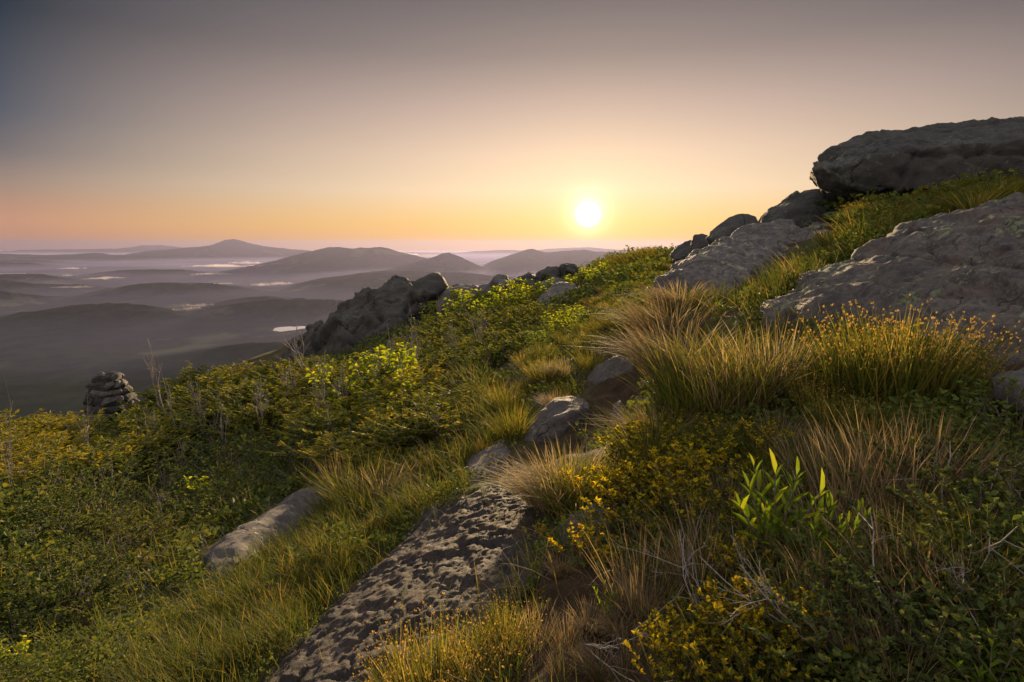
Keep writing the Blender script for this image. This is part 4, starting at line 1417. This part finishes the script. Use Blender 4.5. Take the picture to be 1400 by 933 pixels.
for (a_, b_) in spots([(40, 700), (250, 610), (420, 610), (440, 665), (300, 710), (150, 800), (20, 900), (-60, 800)], 60, 26, 32):
    plant('heath_shrub', HB, a_, b_, 24 + 22 * random.random(), 'low dark heath bush in the shrub carpet of the left slope', 'heath bush', 'heath bushes of the left slope', 1.5, ST)
for (a_, b_) in spots([(1180, 720), (1300, 620), (1400, 600), (1400, 930), (1150, 933), (1080, 860)], 17, 27, 55):
    plant('heath_shrub', HB, a_, b_, 50 + 25 * random.random(), 'dark leaved heath bush in the shaded lower right corner', 'heath bush', 'dark heath bushes in the lower right corner', 1.3, ST)
for (a_, b_) in spots([(990, 430), (1080, 380), (1110, 365), (1090, 390), (1030, 425)], 9, 28, 14):
    plant('heath_shrub', HB, a_, b_, 18, 'small dark bush at the lower end of the gully between the slabs', 'heath bush', 'bushes in the gully between the slabs', 1.4, ST)
# bright leaved mountain shrubs
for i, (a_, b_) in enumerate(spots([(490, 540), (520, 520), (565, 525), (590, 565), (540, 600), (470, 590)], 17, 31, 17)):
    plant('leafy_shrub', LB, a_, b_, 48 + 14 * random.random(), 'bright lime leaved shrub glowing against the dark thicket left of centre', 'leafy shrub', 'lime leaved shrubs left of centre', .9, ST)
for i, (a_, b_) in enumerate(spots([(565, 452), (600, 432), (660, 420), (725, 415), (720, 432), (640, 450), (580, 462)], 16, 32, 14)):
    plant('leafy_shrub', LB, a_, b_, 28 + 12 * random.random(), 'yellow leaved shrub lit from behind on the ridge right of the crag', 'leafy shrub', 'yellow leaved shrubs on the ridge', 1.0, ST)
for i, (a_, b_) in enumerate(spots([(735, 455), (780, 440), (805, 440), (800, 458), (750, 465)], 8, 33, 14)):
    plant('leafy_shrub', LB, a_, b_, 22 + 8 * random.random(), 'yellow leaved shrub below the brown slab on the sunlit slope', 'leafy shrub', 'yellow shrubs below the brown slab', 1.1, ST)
for a_, b_, c_, lab in [(393, 628, 36, 'single lime leaved sapling standing alone in the left slope shrubs'), (275, 695, 42, 'slim lime leaved sapling in the middle of the left slope'), (287, 710, 30, 'small pale green sapling just below the slim one on the left slope'),
                        (330, 606, 30, 'bright green sapling at the lower edge of the spruce thicket'), (443, 560, 62, 'leafy sapling with yellow leaves at the left of the golden clump'), (625, 560, 26, 'small lime shrub alone on the grassy slope'),
                        (20, 925, 40, 'yellow green leafy sprout at the lower left corner')]:
    plant('leafy_shrub', LB, a_, b_, c_, lab, 'leafy shrub', None, .8, ST)
for (a_, b_) in spots([(800, 680), (850, 630), (920, 615), (985, 640), (980, 720), (900, 740), (830, 740)], 15, 35, 30):
    plant('blueberry_shrub', GB, a_, b_, 40 + 22 * random.random(), 'golden leaved low shrub in the sunlit cushion above the dark bank', 'berry shrub', 'golden shrubs of the sunlit cushion', 1.2, ST)
for (a_, b_) in spots([(900, 900), (1000, 840), (1090, 860), (1120, 933), (1000, 960), (900, 950)], 10, 36, 40):
    plant('blueberry_shrub', GB, a_, b_, 46 + 22 * random.random(), 'yellow tipped low shrub with bare twigs at the bottom edge', 'berry shrub', 'yellow tipped shrubs at the bottom edge', 1.0, ST)
for (a_, b_) in spots([(690, 412), (740, 398), (800, 380), (830, 372), (820, 392), (760, 415), (700, 425)], 14, 37, 13):
    plant('leafy_shrub', LB, a_, b_, 17 + 9 * random.random(), 'golden backlit shrub between the broken rocks of the ridge below the sun', 'leafy shrub', 'golden shrubs between the ridge rocks', 1.2, ST)
for (a_, b_) in spots([(1120, 700), (1300, 650), (1400, 700), (1400, 900), (1200, 930), (1100, 860)], 14, 38, 55):
    tuft('straw' if random.random() < .85 else 'green', a_, b_, 50 + 40 * random.random(), 'thin bent grass growing through the dark heath at lower right', 'thin grasses of the lower right heath', wide=1.2)
# golden leaved low shrubs of the right foreground
for i, (a_, b_, c_, lab) in enumerate([
        (905, 690, 75, 'golden leaved shrub spilling over the bank above the round topped rock'), (950, 680, 70, 'golden leaved shrub left of the bright green plant'), (860, 700, 60, 'golden leaved shrub just right of the swept pale grass'),
        (800, 770, 55, 'small yellow shrub in front of the round topped rock'), (935, 600, 40, 'small yellow sprig below the biggest golden tussock'), (990, 610, 40, 'yellow leaved bush under the right side of the biggest tussock'),
        (950, 930, 75, 'yellow shrub with bare twigs at the bottom edge right of the dark bank'), (1020, 880, 75, 'golden bush with reddish twigs below the bright green plant'), (905, 925, 60, 'lone yellow sprig on the dark bank at the bottom edge'),
        (1050, 935, 70, 'yellow tipped bush at the bottom edge below the golden bush'), (1010, 790, 50, 'little orange yellow sprig under the bright green plant'), (740, 760, 40, 'yellow sprig at the right rim of the bedrock'), (1040, 620, 45, 'yellowish bush behind the bright green plant')]):
    plant('blueberry_shrub', GB, a_, b_, c_, lab, 'berry shrub', None, 1.1, ST)
plant('lance_leaf_plant', LP, 1058, 765, 122, 'bright green plant with long pointed leaves in the right foreground', 'leafy plant', None, .95, ST)
plant('lance_leaf_plant', LP, 830, 850, 48, 'tiny bright green sprout alone on the dark bank', 'leafy plant', None, .7, ST)
plant('lance_leaf_plant', LP, 1140, 780, 85, 'dimmer long leaved plant right beside the bright green one', 'leafy plant', None, .8, ST)
plant('lance_leaf_plant', LP, 1350, 965, 62, 'soft green plant with broad blades in the lower right corner', 'leafy plant', None, 1.2, ST)
# tiny tree on the ridge
plant('small_tree', CO, 691, 398, 26, 'tiny lone tree on the ridge between two rounded rocks', 'tree', None, .6)
# dead wood
for a_, b_, c_, lab, wd in [(408, 520, 52, 'bare grey dead shrub at the foot of the crag', .8), (425, 535, 45, 'bleached forked snag beside the bare grey dead shrub', .6), (222, 580, 74, 'slender dead sapling with reddish top right of the large cairn', .35),
                            (125, 640, 55, 'thin leaning dead stem below the large cairn', .3), (20, 690, 85, 'pale dead stake like stem at the left edge', .14), (290, 620, 45, 'dead twig sticking out of the thicket lower edge', .4),
                            (447, 610, 80, 'dark bare stem in the golden spruce clump', .35), (600, 450, 36, 'thin white stem among the yellow ridge shrubs', .3), (240, 610, 60, 'thin twiggy dead shrub in front of the thicket', .5)]:
    p_ = G(a_, b_)
    s = c_ / F * np.linalg.norm(p_)
    single('dead_shrub', DT[int(a_) % 3], p_, (s * wd, s * wd, s), a_, lab, 'dead shrub')
for a_, b_, s, rz, lab in [(1270, 800, .20, .3, 'forked grey dead twig lying on the dark heath at right'), (1330, 850, .15, 1.9, 'long bleached branch lying across the lower right heath'), (1210, 850, .2, 2.5, 'bleached twig tangle in front of the lower right heath'),
                           (1120, 900, .2, 4.1, 'curved dead twig at the bottom edge under the heath'), (1350, 690, .22, 5.2, 'thin pale twig below the lichen slab'), (870, 880, .18, 1.1, 'thin grey roots trailing over the dark bank'),
                           (960, 860, .2, 3.2, 'grey twigs around the yellow shrub at the bottom'), (800, 900, .16, .5, 'thin roots hanging on the dark bank beside the dry clump'), (1290, 720, .22, 2.1, 'dry twig beside the straw clumps at right')]:
    p_ = G(a_, b_, .03)
    single('dead_twig', DS[int(a_) % 4], p_, s, rz, lab, 'dead twig', tilt=(1.15, .2))
for (a_, b_) in spots([(60, 700), (250, 640), (420, 640), (430, 690), (250, 800), (100, 860), (20, 800)], 16, 41, 45):
    p_ = G(a_, b_)
    s = (26 + 20 * random.random()) / F * np.linalg.norm(p_)
    single('dead_twig', DS[int(a_) % 4], p_, (s * .6, s * .6, s), a_, 'thin dead twig standing up out of the left slope shrubs', 'dead twig', 'dead twigs of the left slope')
for (a_, b_) in spots([(150, 660), (240, 600), (330, 570), (440, 560), (560, 500), (700, 450), (690, 490), (560, 540), (420, 620), (250, 640)], 22, 42, 26):
    p_ = G(a_, b_)
    s = (42 + 18 * random.random()) / F * np.linalg.norm(p_)
    single('dead_shrub', DT[int(a_) % 3], p_, (s * .45, s * .45, s), a_, 'bare grey stem sticking up through the dwarf spruce thicket', 'dead shrub', 'bare stems of the spruce thicket')
# moss cushion on the slab
me = bpy.data.meshes.new('moss_cushion')
b = bmesh.new()
bmesh.ops.create_icosphere(b, subdivisions=5, radius=1)
co = np.array([v_.co[:] for v_ in b.verts])
co *= (1 + .18 * fbm(co * 1.6, 3, 3) + .05 * fbm(co * 9, 3, 5))[:, None]
for v_, c_ in zip(b.verts, co):
    v_.co = c_
b.to_mesh(me)
b.free()
me.polygons.foreach_set('use_smooth', np.ones(len(me.polygons), bool))
me.materials.append(M['heath'])
single('moss_cushion', me, P(1155, 297, 7.7), (.28, .2, .09), .2, 'rounded cushion of dark moss on the slab under the boulder lip', 'moss cushion')
